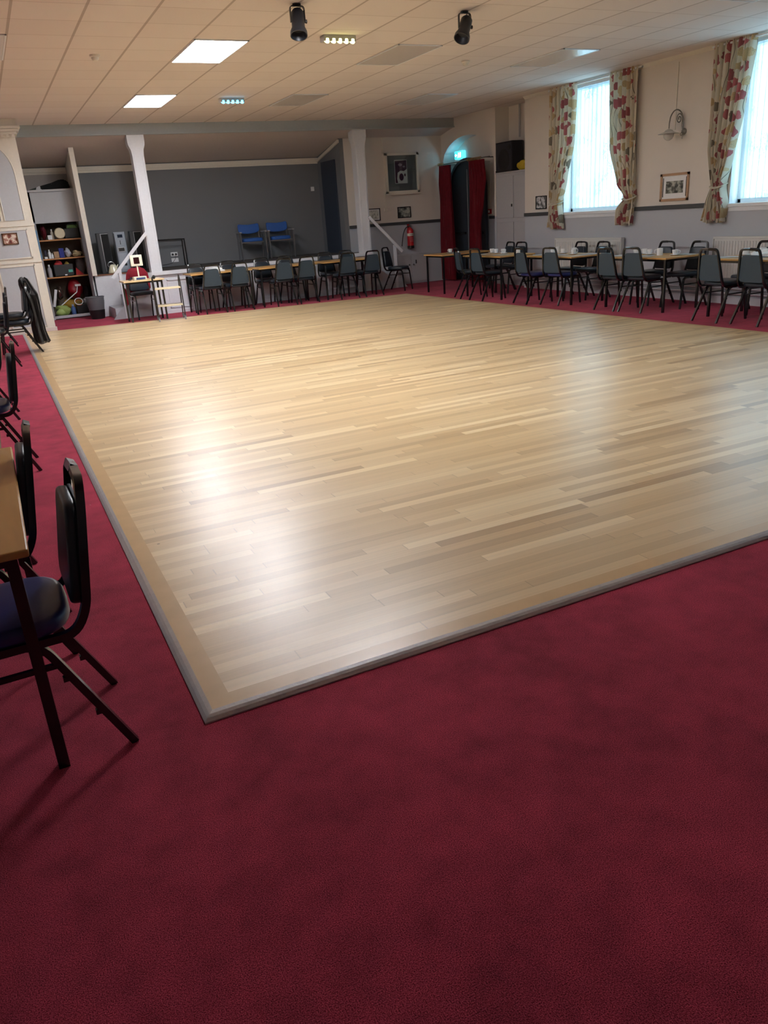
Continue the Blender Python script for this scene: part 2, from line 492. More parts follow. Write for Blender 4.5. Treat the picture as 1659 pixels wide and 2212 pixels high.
# recess behind the cupboard and wall with the arch
b = BM()
box(b, 10.08, 10.42, 13.0, 14.56, 0, CH)
box(b, XR+.3, 10.42, 13.0, 13.17, 0, CH)
box(b, XA+.29, 10.42, 14.441, 14.56, 0, CH)
struct('wall_recess', b, TWO)
b = BM()
ay0, ay1, az = 14.50, 16.585, 2.44       # arch opening
N = 18
arch = [(ay0+(ay1-ay0)*k/N, az+.56*math.sqrt(max(0, 1-(2*k/N-1)**2))**1.0) for k in range(N+1)]
box(b, XA, XA+.30, 14.44, ay0, 0, CH)
box(b, XA, XA+.30, ay1, YF+.1, 0, CH)
for (u0, w0), (u1, w1) in zip(arch[:-1], arch[1:]):
    prism(b, [(u0, w0), (u1, w1), (u1, CH), (u0, CH)], XA, XA+.30, 'x')
box(b, XA+.30, XA+.40, 14.44, YF+.1, 0, CH)
struct('wall_arch', b, TWO)
# far wall
b = BM(); box(b, 7.35, 9.95, YF, YF+.12, 0, CH); struct('wall_far', b, TWO)
b = BM(); box(b, 7.25, 7.35, YF+.001, YS, 0, CH); struct('wall_stage_side', b, STAGEGREY)
b = BM(); box(b, .6, 7.4, YS, YS+.12, 0, CH); struct('wall_stage_back', b, m_twotone('stage_back_paint', (112, 115, 120), (112, 115, 120)))
# sloped stage ceiling
b = BM(); box(b, .62, 1.86, YS-.03, YS-.001, 2.41, 2.72); struct('wall_closet_back', b, mat('closet_paint', (176, 170, 166), .7))
b = BM(); prism(b, [(16.05, 3.205), (YS+.1, 2.83), (YS+.1, 2.93), (16.05, 3.30)], .5, 10.0, 'x'); struct('ceiling_stage', b, STAGECEIL)
b = BM(); box(b, 1.0, 7.26, YS-.06, YS, 2.76, 2.835); box(b, 1.0, 7.26, YS-.03, YS, 2.72, 2.77); struct('trim_1', b, CREAM)
# trim following the stage slope on the side wall
b = BM(); prism(b, [(YF-.02, 3.02), (YS-.05, 2.74), (YS-.05, 2.80), (YF-.02, 3.08)], 7.215, 7.25, 'x'); struct('trim_2', b, CREAM)
# beam
b = BM(); box(b, .98, XA, 16.02, 16.24, 3.225, CH); box(b, .98, XA, 15.99, 16.26, 3.20, 3.228)
struct('beam', b, BEAMP)
# left, back and outer enclosure
b = BM(); box(b, -2.7, -2.6, -4.1, 15.35, 0, CH); struct('wall_left', b, TWO)
b = BM(); box(b, -2.7, 10.4, -4.1, -4.0, 0, CH); struct('wall_back', b, TWO)
b = BM(); box(b, .50, .62, 15.45, 18.0, 0, CH); struct('wall_closet_left', b, TWO)

# panelled wall at the left (faces the camera)
b = BM(); box(b, -2.7, .905, 15.25, 15.45, 0, CH)
struct('wall_panelled', b, CREAM)
b = BM()
def panel_frame(x0, x1, z0, z1, w=.018):
    box(b, x0, x1, 15.233, 15.25, z1-w, z1); box(b, x0, x1, 15.233, 15.25, z0, z0+w)
    box(b, x0, x0+w, 15.233, 15.25, z0, z1); box(b, x1-w, x1, 15.233, 15.25, z0, z1)
GRP = BM()
cols = [(.20, .78), (-.50, .08), (-1.20, -.62)]
for (x0, x1) in cols:
    panel_frame(x0, x1, .10, 1.14); panel_frame(x0, x1, 1.25, 1.72)
    box(GRP, x0+.018, x1-.018, 15.243, 15.2495, .118, 1.122); box(GRP, x0+.018, x1-.018, 15.243, 15.2495, 1.268, 1.702)
# arched upper panels
for (x0, x1, xm) in ((.47, .78, 1), (-.16, .42, 0), (-.55, -.21, -1)):
    zt = 3.02
    if xm == 0: poly = [(x0, 1.86), (x1, 1.86), (x1, zt), (x0, zt)]
    else:
        xo, xi = (x1, x0) if xm == 1 else (x0, x1)
        poly = [(xi, 1.86), (xo, 1.86), (xo, 2.55)]
        for k in range(1, 9):
            a = k/8*pi/2
            poly.append((xi+(xo-xi)*cos(a), 2.55+(zt-2.55)*sin(a)))
    prism(GRP, poly, 15.243, 15.2495, 'y')
    pts = [(p[0], 15.243, p[1]) for p in poly]
    tube(b, pts, .009, 6, closed=True)
box(b, -2.6, .925, 15.222, 15.25, 0, .075, .004)
box(b, -2.6, .915, 15.235, 15.25, 1.765, 1.79)
box(b, -2.6, .915, 15.235, 15.25, 1.175, 1.195)
struct('trim_3', b, CREAM)
struct('trim_4', GRP, PANELG)
# capital with dentils
b = BM()
box(b, .10, .94, 15.18, 15.46, 3.16, 3.20, .005); box(b, .08, 1.0, 15.12, 15.47, 3.245, 3.285, .006)
box(b, .09, .975, 15.15, 15.465, 3.20, 3.245, .01); box(b, .12, .955, 15.16, 15.46, 3.285, CH-.001, .004)
for k in range(9): box(b, .2+k*.082, .24+k*.082, 15.165, 15.2, 3.115, 3.16)
struct('trim_5', b, CREAM)

# stage
b = BM()
box(b, 2.85, 7.55, 16.04, 18.0, 0, .79); box(b, 1.9, 2.85, 16.85, 18.0, 0, .79); box(b, 7.35, 7.56, 16.04, 16.6, 0, .79)
struct('stage', b, WHITE)
b = BM()
box(b, 2.87, 7.56, 16.16, 18.0, .79, .80); box(b, 1.9, 2.87, 16.9, 18.0, .79, .80)
struct('floor_stage', b, STAGEFLOOR)
b = BM()
box(b, 2.85, 7.60, 15.985, 16.16, .735, .802, .004); struct('trim_6', b, WHITE)
b = BM(); box(b, 1.9, 2.85, 16.83, 16.92, .785, .808); struct('trim_7', b, m_oak('brown_stage_edge', (128, 84, 60)))
b = BM()   # frames on the stage front
for k in range(5):
    x0 = 3.12+k*.87; x1 = x0+.80
    for (u0, u1, w0, w1) in ((x0, x1, .62, .64), (x0, x1, .10, .12), (x0, x0+.02, .1, .64), (x1-.02, x1, .1, .64)):
        box(b, u0, u1, 16.022, 16.04, w0, w1)
box(b, 2.85, 7.55, 16.02, 16.04, 0, .06)
struct('trim_8', b, WHITE)
# stage side door and wall switch
b = BM(); box(b, 7.215, 7.25, 16.85, 17.62, .80, 2.72, .004); struct('door_2', b, NAVYDOOR)

# pillars
def pillar(name, xc, label):
    t = thing(name, label, 'pillar', (xc, 16.14, 0))
    b = BM(); ring = []
    prof = [(.0, .105), (2.86, .105), (2.95, .115), (3.03, .148), (3.08, .155), (3.21, .155)]
    rs = []
    for z, w in prof: rs.append([(-w, -.105, z), (w, -.105, z), (w, .105, z), (-w, .105, z)])
    loft(b, rs); obj('shaft', b, WHITE, t)
    b = BM()
    for s in (-1, 1):
        box(b, s*.075-.006, s*.075+.006, -.113, -.105, .85, 2.85)
    obj('bead_moulding', b, WHITE, t)
    return t
pillar('pillar', 2.97, 'white timber pillar with flared head at the left of the stage front')
pillar('pillar', 7.48, 'white timber pillar with flared head at the right of the stage front, by the second handrail')

# partition left of the stage
b = BM(); prism(b, [(16.72, .80), (YS, .80), (YS, 2.84), (16.72, 3.07)], 1.86, 1.92, 'x'); struct('wall_partition', b, CREAM)
b = BM(); box(b, 1.845, 1.935, 16.66, 16.72, 0.80, 3.08, .004); struct('trim_9', b, CREAM)

# stairs and handrails at both ends of the stage
def stair(xs, d, y0, y1, label, rlabel):
    """xs: top edge x; d=+1 descends to +x"""
    t = thing('stage_steps', label, 'steps')
    b = BM()
    for k in range(3):
        x0 = xs+d*k*.26; x1 = x0+d*.26; z = .60-.2*k
        box(b, min(x0, x1), max(x0, x1), y0+.04, y1, 0, z)
    obj('treads', b, PANELG, t)
    b = BM(); prism(b, [(xs, 0), (xs+d*.84, 0), (xs+d*.80, .05), (xs+d*.06, .80), (xs, .80)], y0, y0+.035, 'y')
    obj('stringer', b, PANELG, t)
    h = thing('handrail', rlabel, 'handrail')
    b = BM(); x0, z0, x1, z1 = xs-d*.02, 1.52, xs+d*.74, .76
    v = Vector((x1-x0, 0, z1-z0)).normalized(); n = Vector((-v.z, 0, v.x))*.029
    for_ = [(x0+n.x, z0+n.z), (x1+n.x, z1+n.z), (x1-n.x, z1-n.z), (x0-n.x, z0-n.z)]
    prism(b, for_, y0-.045, y0-.01, 'y'); obj('rail', b, WHITE, h)
    b = BM(); box(b, xs+d*.58-.03, xs+d*.58+.03, y0-.01, y0+.035, 0.0, .905, .004); obj('post', b, WHITE, h)
stair(2.85, -1, 15.98, 16.84, 'boxed steps going up to the left end of the stage', 'white sloping handrail on a post at the left stage steps, by the kettle')
stair(7.56, 1, 16.0, 16.56, 'boxed steps going up to the right end of the stage', 'white sloping handrail on a post at the right stage steps, left of the fire extinguisher')

# dado rails
b = BM(); box(b, 7.352, XA-.001, YF-.028, YF, 1.30, 1.36, .004); struct('trim_10', b, DADO)
b = BM(); box(b, XR-.028, XR, 12.32, 13.17, 1.325, 1.385, .004); box(b, XR-.028, XR, 8.62, 10.20, 1.325, 1.385, .004); box(b, XR-.028, XR, 4.9, 6.6, 1.325, 1.385, .004)
struct('trim_11', b, DADO)
b = BM(); box(b, XA+.272, XA+.30, 14.50, 15.13, 1.30, 1.36, .004); struct('trim_12', b, DADO)
# coving at top of the window wall, curtain tracks
b = BM(); prism(b, [(XR, CH), (XR-.05, CH), (XR, CH-.05)], -4, 13.17, 'y'); struct('trim_13', b, CREAM)
b = BM(); box(b, XR-.02, XR, -4, 13.17, 0, .10); struct('baseboard_right', b, WHITE)

# ------------------------------------------------------------------ windows
for wi, (y0, y1) in enumerate(WINS):
    w = thing('window_%d' % (wi+1), 'tall frosted window', 'window', kind='structure')
    b = BM(); xf0, xf1 = XR+.17, XR+.23
    for (u0, u1, w0, w1) in ((y0, y1, ZS, ZS+.06), (y0, y1, ZT-.06, ZT), (y0, y0+.06, ZS, ZT), (y1-.06, y1, ZS, ZT), ):
        box(b, xf0, xf1, u0, u1, w0, w1)
    obj('window_frame', b, SILLW, w)
    b = BM(); box(b, xf0+.025, xf0+.031, y0+.06, y1-.06, ZS+.06, ZT-.06); obj('pane', b, PANE, w)
    b = BM()
    box(b, XR-.03, XR+.17, y0-.02, y1+.02, ZS-.045, ZS+.001, .004); box(b, XR-.012, XR, y0-.02, y1+.02, ZS-.10, ZS-.045)
    obj('window_sill', b, SILLW, w)
    b = BM()
    box(b, XR+.003, XR+.20, y0-.001, y0+.012, ZS, ZT); box(b, XR+.003, XR+.20, y1-.012, y1+.001, ZS, ZT); box(b, XR+.003, XR+.20, y0, y1, ZT-.012, ZT+.001)
    obj('window_reveal', b, SILLW, w)
    nm = ['in the far window, nearest the speaker', 'in the window at the right edge of the photo', 'in the added out-of-frame window nearest the camera'][wi]
    bl = thing('vertical_blind', 'sheer white vertical blind hanging '+nm, 'blind')
    b = BM(); box(b, XR+.08, XR+.13, y0+.01, y1-.01, ZT-.05, ZT-.013); obj('head_rail', b, SILLW, bl)
    n = int((y1-y0-.05)/.100)
    for k in range(n):
        yc = y0+.07+k*.100; b = BM()
        ang = rad(3) if k not in (n//2, n//2+1) else rad(24)
        M = Matrix.Translation((XR+.105, yc, 0)) @ Matrix.Rotation(ang, 4, 'Z')
        box(b, -.0008, .0008, -.054, .054, ZS+.05, ZT-.05, M=M)
        obj('slat', b, BLIND, bl)
    # daylight sampling portal in the opening
    L = bpy.data.lights.new('window_portal', 'AREA'); L.shape = 'RECTANGLE'; L.size = (y1-y0); L.size_y = ZT-ZS
    L.cycles.is_portal = True
    lo = bpy.data.objects.new('window_portal', L); COL.objects.link(lo)
    lo.location = (XR+.37, (y0+y1)/2, (ZS+ZT)/2); lo.rotation_euler = (rad(90), 0, rad(90))

# curtains
def curtain(label, ytop0, ytop1, fn, ztop=3.40, zbot=1.12, ztie=1.50, seed=0, xb=XR-.07, closed_side=1):
    """fn(z)-> (ya, yb) edges of the gathered cloth"""
    t = thing('floral_curtain', label, 'curtain', group='floral curtains on the window wall')
    b = BM(); uvl = b.loops.layers.uv.new('cloth')
    NU, NV = 90, 56; rnd = random.Random(seed); ph = rnd.uniform(0, 6)
    nf = 6.5; V = []
    for j in range(NV+1):
        z = ztop+(zbot-ztop)*j/NV
        ya, yb = fn(z); w = yb-ya
        fullw = abs(ytop1-ytop0)
        tight = abs(w)/fullw
        row = []
        for i in range(NU+1):
            u = i/NU
            ph2 = .5*sin(u*5+ph)+.25*sin(z*2+u*9)
            d = sin(2*pi*nf*u+ph+ph2)
            amp = .050*min(1.3, .55+.7*(1-tight)+.25)
            if z > ztop-.10: amp *= .55+.45*(ztop-z)/.10
            y = ya+w*u+.010*cos(2*pi*nf*u+ph+ph2)
            x = xb-amp*d-.012*sin(4*pi*nf*u+1.3*ph+z*3)*(1-tight*.5)
            if z < ztie: # loose puffed end below the tie
                k = (ztie-z)/(ztie-zbot); x -= .045*sin(pi*min(1, k*1.05))*sin(pi*u)
            if abs(z-ztie) < .05: x += .02*(1-abs(z-ztie)/.05)*(1 if x < xb else 0)
            zz = z + (.02*sin(11*u+ph) if j == NV else 0)
            row.append(b.verts.new((x, y, zz)))
        V.append(row)
    for j in range(NV):
        for i in range(NU):
            f = b.faces.new((V[j][i], V[j][i+1], V[j+1][i+1], V[j+1][i]))
            for lp, (a, c) in zip(f.loops, ((i, j), (i+1, j), (i+1, j+1), (i, j+1))):
                lp[uvl].uv = (a/NU*1.30+seed*.73, c/NV*2.3+seed*.41)
    obj('cloth', b, FLORAL, t, smooth=True)
    ya, yb = fn(ztie); b = BM()
    pts = [(xb+.05, ya+.0, ztie+.03), (xb-.05, ya+.01, ztie), (xb-.065, (ya+yb)/2, ztie-.02), (xb-.05, yb-.01, ztie), (xb+.05, yb, ztie+.03)]
    tube(b, fil(pts, .03, 3), .006, 4, w=.028); obj('tie_back', b, FLORAL, t)
    for k in range(7):
        b = BM(); y = ytop0+(ytop1-ytop0)*(k+.5)/7; tube(b, [(xb, y, ztop-.035), (xb+.02, y, ztop-.018)], .004, 6)
        obj('hook', b, STEEL, t)
    return t
def lerp(a, b, t): return a+(b-a)*max(0, min(1, t))
def curve(tab):
    tab = sorted(tab)
    def f(z):
        if z <= tab[0][0]: return tab[0][1]
        for (z0, v0), (z1, v1) in zip(tab[:-1], tab[1:]):
            if z <= z1:
                t = (z-z0)/(z1-z0); t = t*t*(3-2*t)*.5+t*.5
                return v0+(v1-v0)*t
        return tab[-1][1]
    return f
c1a = curve([(1.10, 12.34), (1.3, 12.30), (1.5, 12.26), (2.4, 12.30), (3.4, 12.31)])
c1b = curve([(1.10, 11.93), (1.3, 11.96), (1.5, 12.0), (1.9, 11.86), (2.5, 11.68), (3.4, 11.64)])
curtain('left-hand floral curtain of the far window, tied back beside the small framed picture', 12.31, 11.64, lambda z: (c1a(z), c1b(z)), seed=1, ztie=1.52, zbot=1.10)
c2a = curve([(1.10, 10.53), (1.35, 10.53), (1.55, 10.34), (1.75, 10.55), (2.3, 10.76), (3.42, 10.80)])
c2b = curve([(1.10, 10.20), (1.4, 10.16), (3.42, 10.18)])
curtain('right-hand floral curtain of the far window, tied back left of the wall lamp', 10.80, 10.18, lambda z: (c2a(z), c2b(z)), seed=2, ztie=1.52, zbot=1.13)
c3a = curve([(1.12, 8.76), (1.35, 8.70), (1.6, 8.60), (2.1, 8.70), (3.40, 8.74)])
c3b = curve([(1.12, 8.38), (1.35, 8.36), (1.6, 8.42), (2.0, 8.32), (2.46, 8.22), (3.40, 8.09)])
curtain('floral curtain right of the oak framed picture, tied back at the right-edge window', 8.74, 8.09, lambda z: (c3a(z), c3b(z)), seed=3, ztie=1.60, zbot=1.13)
for (a, c, lb) in ((10.12, 12.38, 'white curtain track above the far window'), (6.2, 8.80, 'white curtain track above the right-edge window')):
    b = BM(); box(b, XR-.075, XR-.045, a, c, 3.345, 3.368); box(b, XR-.05, XR, a+.1, a+.12, 3.35, 3.365); box(b, XR-.05, XR, c-.12, c-.1, 3.35, 3.365)
    obj('curtain_track', b, SILLW, label=lb, category='curtain track')

# ------------------------------------------------------------------ banquet chair
def make_chair(label, seatm, tube_m=None, backm=None):
    tm = tube_m or BLACKM
    t = thing('banquet_chair', label, 'chair')
    b = BM(); pad(b, sup(.200, .205, 3.2, 32, 0, .0, .06), .055, .022, z0=.437); obj('seat', b, seatm, t, smooth=True)
    # back frame: a hoop that curls under the seat
    b = BM()
    def fr(s): return [(s*.192, .16, .428), (s*.192, -.20, .428), (s*.188, -.245, .50), (s*.146, -.292, .80), (s*.128, -.302, .875), (0, -.305, .878)]
    L = fr(-1); R = fr(1)[::-1]
    pts = L+R[1:]
    pp = fil(pts, [0, .07, .05, .05, .075, .0, .075, .05, .05, .07, 0], 5)
    tube(b, pp, .0115, 4, w=.0125, up=(1, 0, 0)); obj('back_frame', b, tm, t, smooth=True)
    # back pad: trapezoid, wide at the bottom
    ang = math.atan2(.30-.245, .875-.50)
    M = Matrix.Translation((0, -.262, .655)) @ Matrix.Rotation(ang, 4, 'X') @ Matrix.Rotation(rad(90), 4, 'X')
    ol = []
    for (x, y) in sup(1, 1, 7, 36): 
        w = .152-.028*y; ol.append((x*w, y*.158))
    b = BM(); pad(b, ol, .038, .014, M=Matrix.Translation((0, .03, 0)) @ M, z0=-.005)
    obj('backrest', b, seatm if seatm is not VINYLB else VINYL, t, smooth=True)
    b = BM()
    ol2 = [(x*1.0, y*1.0) for x, y in ol]
    prism(b, ol2, .0, .008, 'z'); bmesh.ops.transform(b, matrix=M, verts=b.verts[:])
    obj('back_panel', b, BACKSH, t, smooth=False, label='slate grey rear panel of the backrest')
    for s in (-1, 1):
        b = BM(); p = fil([(s*.175, .06, .424), (s*.175, .165, .424), (s*.187, .215, .0)], .07, 6)
        tube(b, p, .0115, 4, w=.0115, up=(1, 0, 0)); obj('leg', b, tm, t, smooth=True)
        b = BM(); p = fil([(s*.175, .02, .420), (s*.175, -.095, .420), (s*.198, -.300, .0)], .09, 6)
        tube(b, p, .0115, 4, w=.0115, up=(1, 0, 0))
        # stacking bumpers
        for k in (.25, .62):
            z = .38*(1-k); y = -.115-.185*k
            box(b, s*(.18+.015*k)-.009, s*(.18+.015*k)+.009, y+.006, y+.026, z-.008, z+.008)
        obj('leg', b, tm, t, smooth=True)
        b = BM(); tube(b, [(s*.180, .186, .335), (s*.180, -.128, .335)], .008, 4, w=.008); obj('stretcher', b, tm, t)
    return t
TM = BLACKM
CH_T = make_chair('x', VINYL); CH_B = make_chair('x', VINYLB)
first = {id(CH_T): True, id(CH_B): True}
def chair_at(c, face, label, group, kind='T', z=0):
    p = CH_T if kind == 'T' else CH_B
    rz = math.atan2(-face[0], face[1])
    if first[id(p)]:
        first[id(p)] = False; r = p; r.location = (c[0], c[1], z); r.rotation_euler = (0, 0, rz); r['label'] = label; r['group'] = group
    else: r = dup(p, (c[0], c[1], z), rz, label, group)
    return r
def chair_feet(a, c, hint, label, group, kind='T', off=.30):
    a = Vector(a); c = Vector(c); d = (c-a); n = Vector((-d.y, d.x)).normalized()
    if n.dot(Vector(hint)) < 0: n = -n
    m = (a+c)/2+n*off
    return chair_at((m.x, m.y), (n.x, n.y), label, group, kind)

G1 = 'chairs along the left edge of the photo'
chair_feet((.11, 2.27), (.10, 2.68), (-1, 0), 'nearest banquet chair, blue seat, drawn up to the near left table corner', G1, 'B')
chair_feet((.01, 3.39), (.00, 2.98), (-1, 0), 'second nearest banquet chair, just behind the front one by the near left table', G1)
chair_feet((-.09, 4.08), (-.12, 3.66), (-1, 0), 'banquet chair whose rear leg ends just above the second nearest chair', G1)
chair_feet((.05, 5.84), (.05, 6.28), (-1, 0), 'blue-seated banquet chair at mid distance on the left carpet strip', G1, 'B')
chair_feet((-.01, 7.79), (.0, 8.21), (-1, 0), 'banquet chair at the left edge just beyond the mid-distance blue-seated one', G1)
chair_feet((.16, 11.68), (.16, 11.26), (-1, 0), 'banquet chair at the left edge in front of the coat-hung chairs', G1)
chair_feet((.21, 13.98), (.21, 13.56), (-1, 0), 'farthest banquet chair at the left edge by the panelled wall', G1)
chair_feet((.51, 12.34), (.49, 12.76), (-1, 0), 'lower of the two stacked chairs under the black coat', 'two stacked chairs with a coat')
q = chair_feet((.49, 12.34), (.47, 12.76), (-1, 0), 'upper of the two stacked chairs under the black coat', 'two stacked chairs with a coat')
q.location.z = .095; q.location.x -= .03

G2 = 'chairs on the dance floor side of the window wall tables'
lab = ['farthest', 'second farthest', 'third farthest', 'fourth farthest', 'fourth nearest', 'third nearest', 'second nearest', 'nearest']
ft = [((7.80, 12.99), (7.68, 12.57)), ((7.69, 12.30), (7.71, 11.89)), ((7.86, 11.17), (7.84, 10.79)), ((7.97, 10.58), (8.02, 10.19)),
      ((8.02, 9.34), (8.04, 8.95)), ((8.07, 8.88), (8.12, 8.48)), ((8.00, 7.45), (7.99, 7.03)), ((8.05, 6.89), (8.04, 6.47))]
for k, (a, c) in enumerate(ft):
    chair_feet(a, c, (1, 0), 'chair backing onto the dance floor at the window wall tables, '+lab[k], G2, 'B' if k in (2, 3) else 'T')
G3 = 'chairs between the window wall and the tables'
for (x, y, a, lb) in ((8.93, 13.22, 5, 'farthest, in front of the grey wall cupboard'), (8.90, 12.76, -6, 'second farthest, beside the one at the cupboard'), (8.93, 11.10, 0, 'left one in front of the far radiator'),
                      (8.95, 10.57, 0, 'right one in front of the far radiator'), (8.96, 9.18, 0, 'left of the pair between the radiators'), (8.96, 8.55, 0, 'right of the pair between the radiators'), (8.96, 7.42, 0, 'cut by the right edge of the photo')):
    an = rad(a); chair_at((x, y), (-cos(an), sin(an)), 'chair on the window side of the tables, '+lb, G3)
G4 = 'chairs on the dance floor side of the stage tables'
nl = ['first from the left', 'second from the left', 'third from the left', 'fourth from the left', 'fifth from the left', 'sixth from the left']
for k, (x, y) in enumerate([(3.76, 14.96), (4.27, 14.90), (5.17, 14.90), (5.62, 14.90), (6.49, 14.84), (7.02, 14.82)]):
    chair_at((x, y+.30), (random.uniform(-.06, .06), 1), 'chair backing onto the dance floor at the stage tables, '+nl[k], G4)
G5 = 'chairs between the stage and its tables'
for k, x in enumerate([3.66, 4.33, 5.02, 5.55, 6.42, 6.90]):
    chair_at((x+.02, 15.68), (random.uniform(-.05, .05), -1), 'chair between stage front and its tables, '+nl[k], G5)
chair_at((7.90, 15.42), (.60, -.80), 'dark chair turned sideways at the right end of the stage tables', 'chair by the right stage steps')
REDCH = chair_at((2.56, 15.62), (.05, -1), 'dark chair draped with a red coat behind the small table with the scale', 'chair by the small table')

# ------------------------------------------------------------------ tables
def table(label, x0, x1, y0, y1, z=.735, rounded=False, group=None, name='folding_table', top=None, lw=.015):
    t = thing(name, label, 'table', ((x0+x1)/2, (y0+y1)/2, 0), 0, group)
    hx, hy = (x1-x0)/2, (y1-y0)/2
    b = BM(); box(b, -hx, hx, -hy, hy, z-.024, z, .005); obj('tabletop', b, top or OAKT, t)
    b = BM(); ix, iy = hx-.05, hy-.05
    for s in (-1, 1):
        box(b, -ix, ix, s*iy-.012, s*iy+.012, z-.054, z-.024); box(b, s*ix-.012, s*ix+.012, -iy, iy, z-.054, z-.024)
    obj('frame', b, BLACKM, t)
    for sx in (-1, 1):
        for sy in (-1, 1):
            b = BM()
            if rounded: p = fil([(sx*(ix), sy*iy, 0), (sx*ix, sy*iy, z-.04), (sx*ix, sy*(iy-.14), z-.04)], .07, 6)
            else: p = [(sx*ix, sy*iy, 0), (sx*ix, sy*iy, z-.026)]
            tube(b, p, lw, 4, w=lw, up=(1, 0, 0)); obj('leg', b, BLACKM, t, smooth=True)
    return t
table('oak-topped table at the left edge, nearest the camera', -.82, -.06, 2.22, 3.50, z=.745, lw=.0165)
GT = 'tables along the window wall'
table('far table end standing by the red curtains, with one cup at its corner', 7.96, 9.12, 13.66, 14.40, group=GT)
table('window wall table with a cluster of white cups, second from the far end', 7.98, 8.72, 11.72, 12.94, group=GT)
table('window wall table in front of the far radiator, third from the far end', 8.17, 8.90, 10.06, 11.30, group=GT)
table('window wall table under the wall lamp, fourth from the far end', 8.30, 9.03, 8.24, 9.50, group=GT)
table('window wall table cut by the right edge of the photo', 8.36, 9.08, 6.38, 7.60, group=GT)
GT2 = 'tables in front of the stage'
table('stage-front table at the left, with folded white cloths on it', 3.40, 4.60, 15.14, 15.80, rounded=True, group=GT2)
table('middle table in front of the stage', 4.70, 5.92, 15.06, 15.76, rounded=True, group=GT2)
table('stage-front table at the right, near the right pillar', 6.03, 7.22, 15.02, 15.74, rounded=True, group=GT2)
table('small table with the white scale, left of the tea trolley', 2.14, 2.86, 14.86, 15.38, name='small_table', top=m_oak('pale_tabletop', (226, 196, 150)))

# ------------------------------------------------------------------ crockery and papers on the window wall tables
def cup(label, loc, rz=0, s=1.0):
    t = thing('tea_cup', label, 'cup', loc, rz, 'white crockery on the window wall tables')
    b = BM(); lathe(b, [(.022*s, 0), (.026*s, .004), (.036*s, .03*s), (.041*s, .066*s), (.038*s, .066*s), (.033*s, .03*s), (.018*s, .008)], 18); obj('bowl', b, CROCK, t, smooth=True)
    b = BM(); tube(b, fil([(.036*s, 0, .055*s), (.062*s, 0, .054*s), (.060*s, 0, .026*s), (.032*s, 0, .02*s)], .015, 4), .004, 6); obj('handle', b, CROCK, t, smooth=True)
    return t
def mug(label, loc, rz=0):
    t = thing('mug', label, 'mug', loc, rz, 'white mugs on the window wall tables')
    b = BM(); lathe(b, [(.040, 0), (.042, .005), (.042, .098), (.037, .098), (.037, .01)], 20); obj('bowl', b, CROCK, t, smooth=True)
    b = BM(); tube(b, fil([(.040, 0, .08), (.070, 0, .078), (.070, 0, .028), (.040, 0, .025)], .02, 4), .0055, 6); obj('handle', b, CROCK, t, smooth=True)
    return t
def saucer(label, loc):
    b = BM(); lathe(b, [(.03, 0), (.05, .004), (.075, .014), (.073, .016), (.045, .007), (.01, .005)], 22)
    return obj('saucer', b, CROCK, smooth=True, label=label, category='saucer', loc=loc, group='saucers on the window wall tables')
def paper(label, loc, rz, w=.21, h=.297):
    b = BM(); n = 5; vs = []
    for i in range(n):
        for j in range(n):
            vs.append(b.verts.new(((i/(n-1)-.5)*w, (j/(n-1)-.5)*h, .003+.006*abs(sin(i*1.3+j*.9+rz)))))
    for i in range(n-1):
        for j in range(n-1): b.faces.new((vs[i*n+j], vs[(i+1)*n+j], vs[(i+1)*n+j+1], vs[i*n+j+1]))
    bmesh.ops.solidify(b, geom=b.faces[:], thickness=.0012)
    return obj('paper_sheet', b, PAPER, label=label, category='paper', loc=loc, rz=rz, group='paper sheets on the tables')
zt = .735
cs = [((8.42, 14.12), 'on the far table by the red curtain', 2.0), ((8.56, 12.84), 'at the far end of the second table, left of the cluster', .5), ((8.50, 12.62), 'in the middle of the cup cluster on the second table', 2.6),
      ((8.52, 12.42), 'in the cluster on the second table, right of its middle', 1.), ((8.45, 12.30), 'at the right of the cluster on the second table', 3.5),
      ((8.62, 11.10), 'at the far end of the third table', .3), ((8.66, 10.88), 'in the middle of the third table', 1.2), ((8.55, 10.48), 'nearest on the third table, before the chairs', 4.),
      ((8.78, 9.32), 'at the far end of the fourth table', 1.), ((8.80, 9.16), 'second from the far end on the fourth table', 2.), ((8.72, 8.98), 'in the middle of the fourth table', 3.), ((8.68, 8.45), 'nearest on the fourth table, with its handle to the right', 5.4),
      ((8.85, 7.42), 'at the far end of the table cut by the photo edge', 1.)]
for (x, y), lb, rz in cs:
    saucer('white saucer '+lb, (x, y, zt)); cup('white tea cup '+lb, (x, y, zt+.006), rz, 1.08)
for (x, y), lb, rz in [((8.56, 12.02), 'near the right end of the second table', 1), ((8.82, 11.22), 'at the window side of the third table', 2), ((8.66, 8.72), 'on the fourth table before the chair back', 2.5), ((8.66, 10.60), 'beside the nearest cup of the third table', 5.), ((8.90, 7.20), 'on the table at the photo edge', 3)]:
    mug('white mug '+lb, (x, y, zt), rz)
for (x, y), lb, rz in [((8.24, 12.66), 'at the front edge of the second table, left', .3), ((8.22, 12.05), 'at the front edge of the second table, right', 1.2), ((8.35, 13.78), 'on the far table beside its cup', .1), ((8.38, 11.08), 'at the far end of the third table', 1.),
                       ((8.40, 10.66), 'in front of the cups on the third table', .5), ((8.66, 10.22), 'at the near end of the third table', 1.4), ((8.50, 9.30), 'at the far end of the fourth table', .8), ((8.48, 8.80), 'in the middle of the fourth table', 1.3), ((8.84, 8.42), 'at the near end of the fourth table', .2),
                       ((8.56, 7.40), 'at the far end of the table cut by the photo edge', .6), ((8.60, 7.0), 'before the nearest chair back', 1.1)]:
    paper('white paper sheet lying '+lb, (x, y, zt), rz)
b = BM()
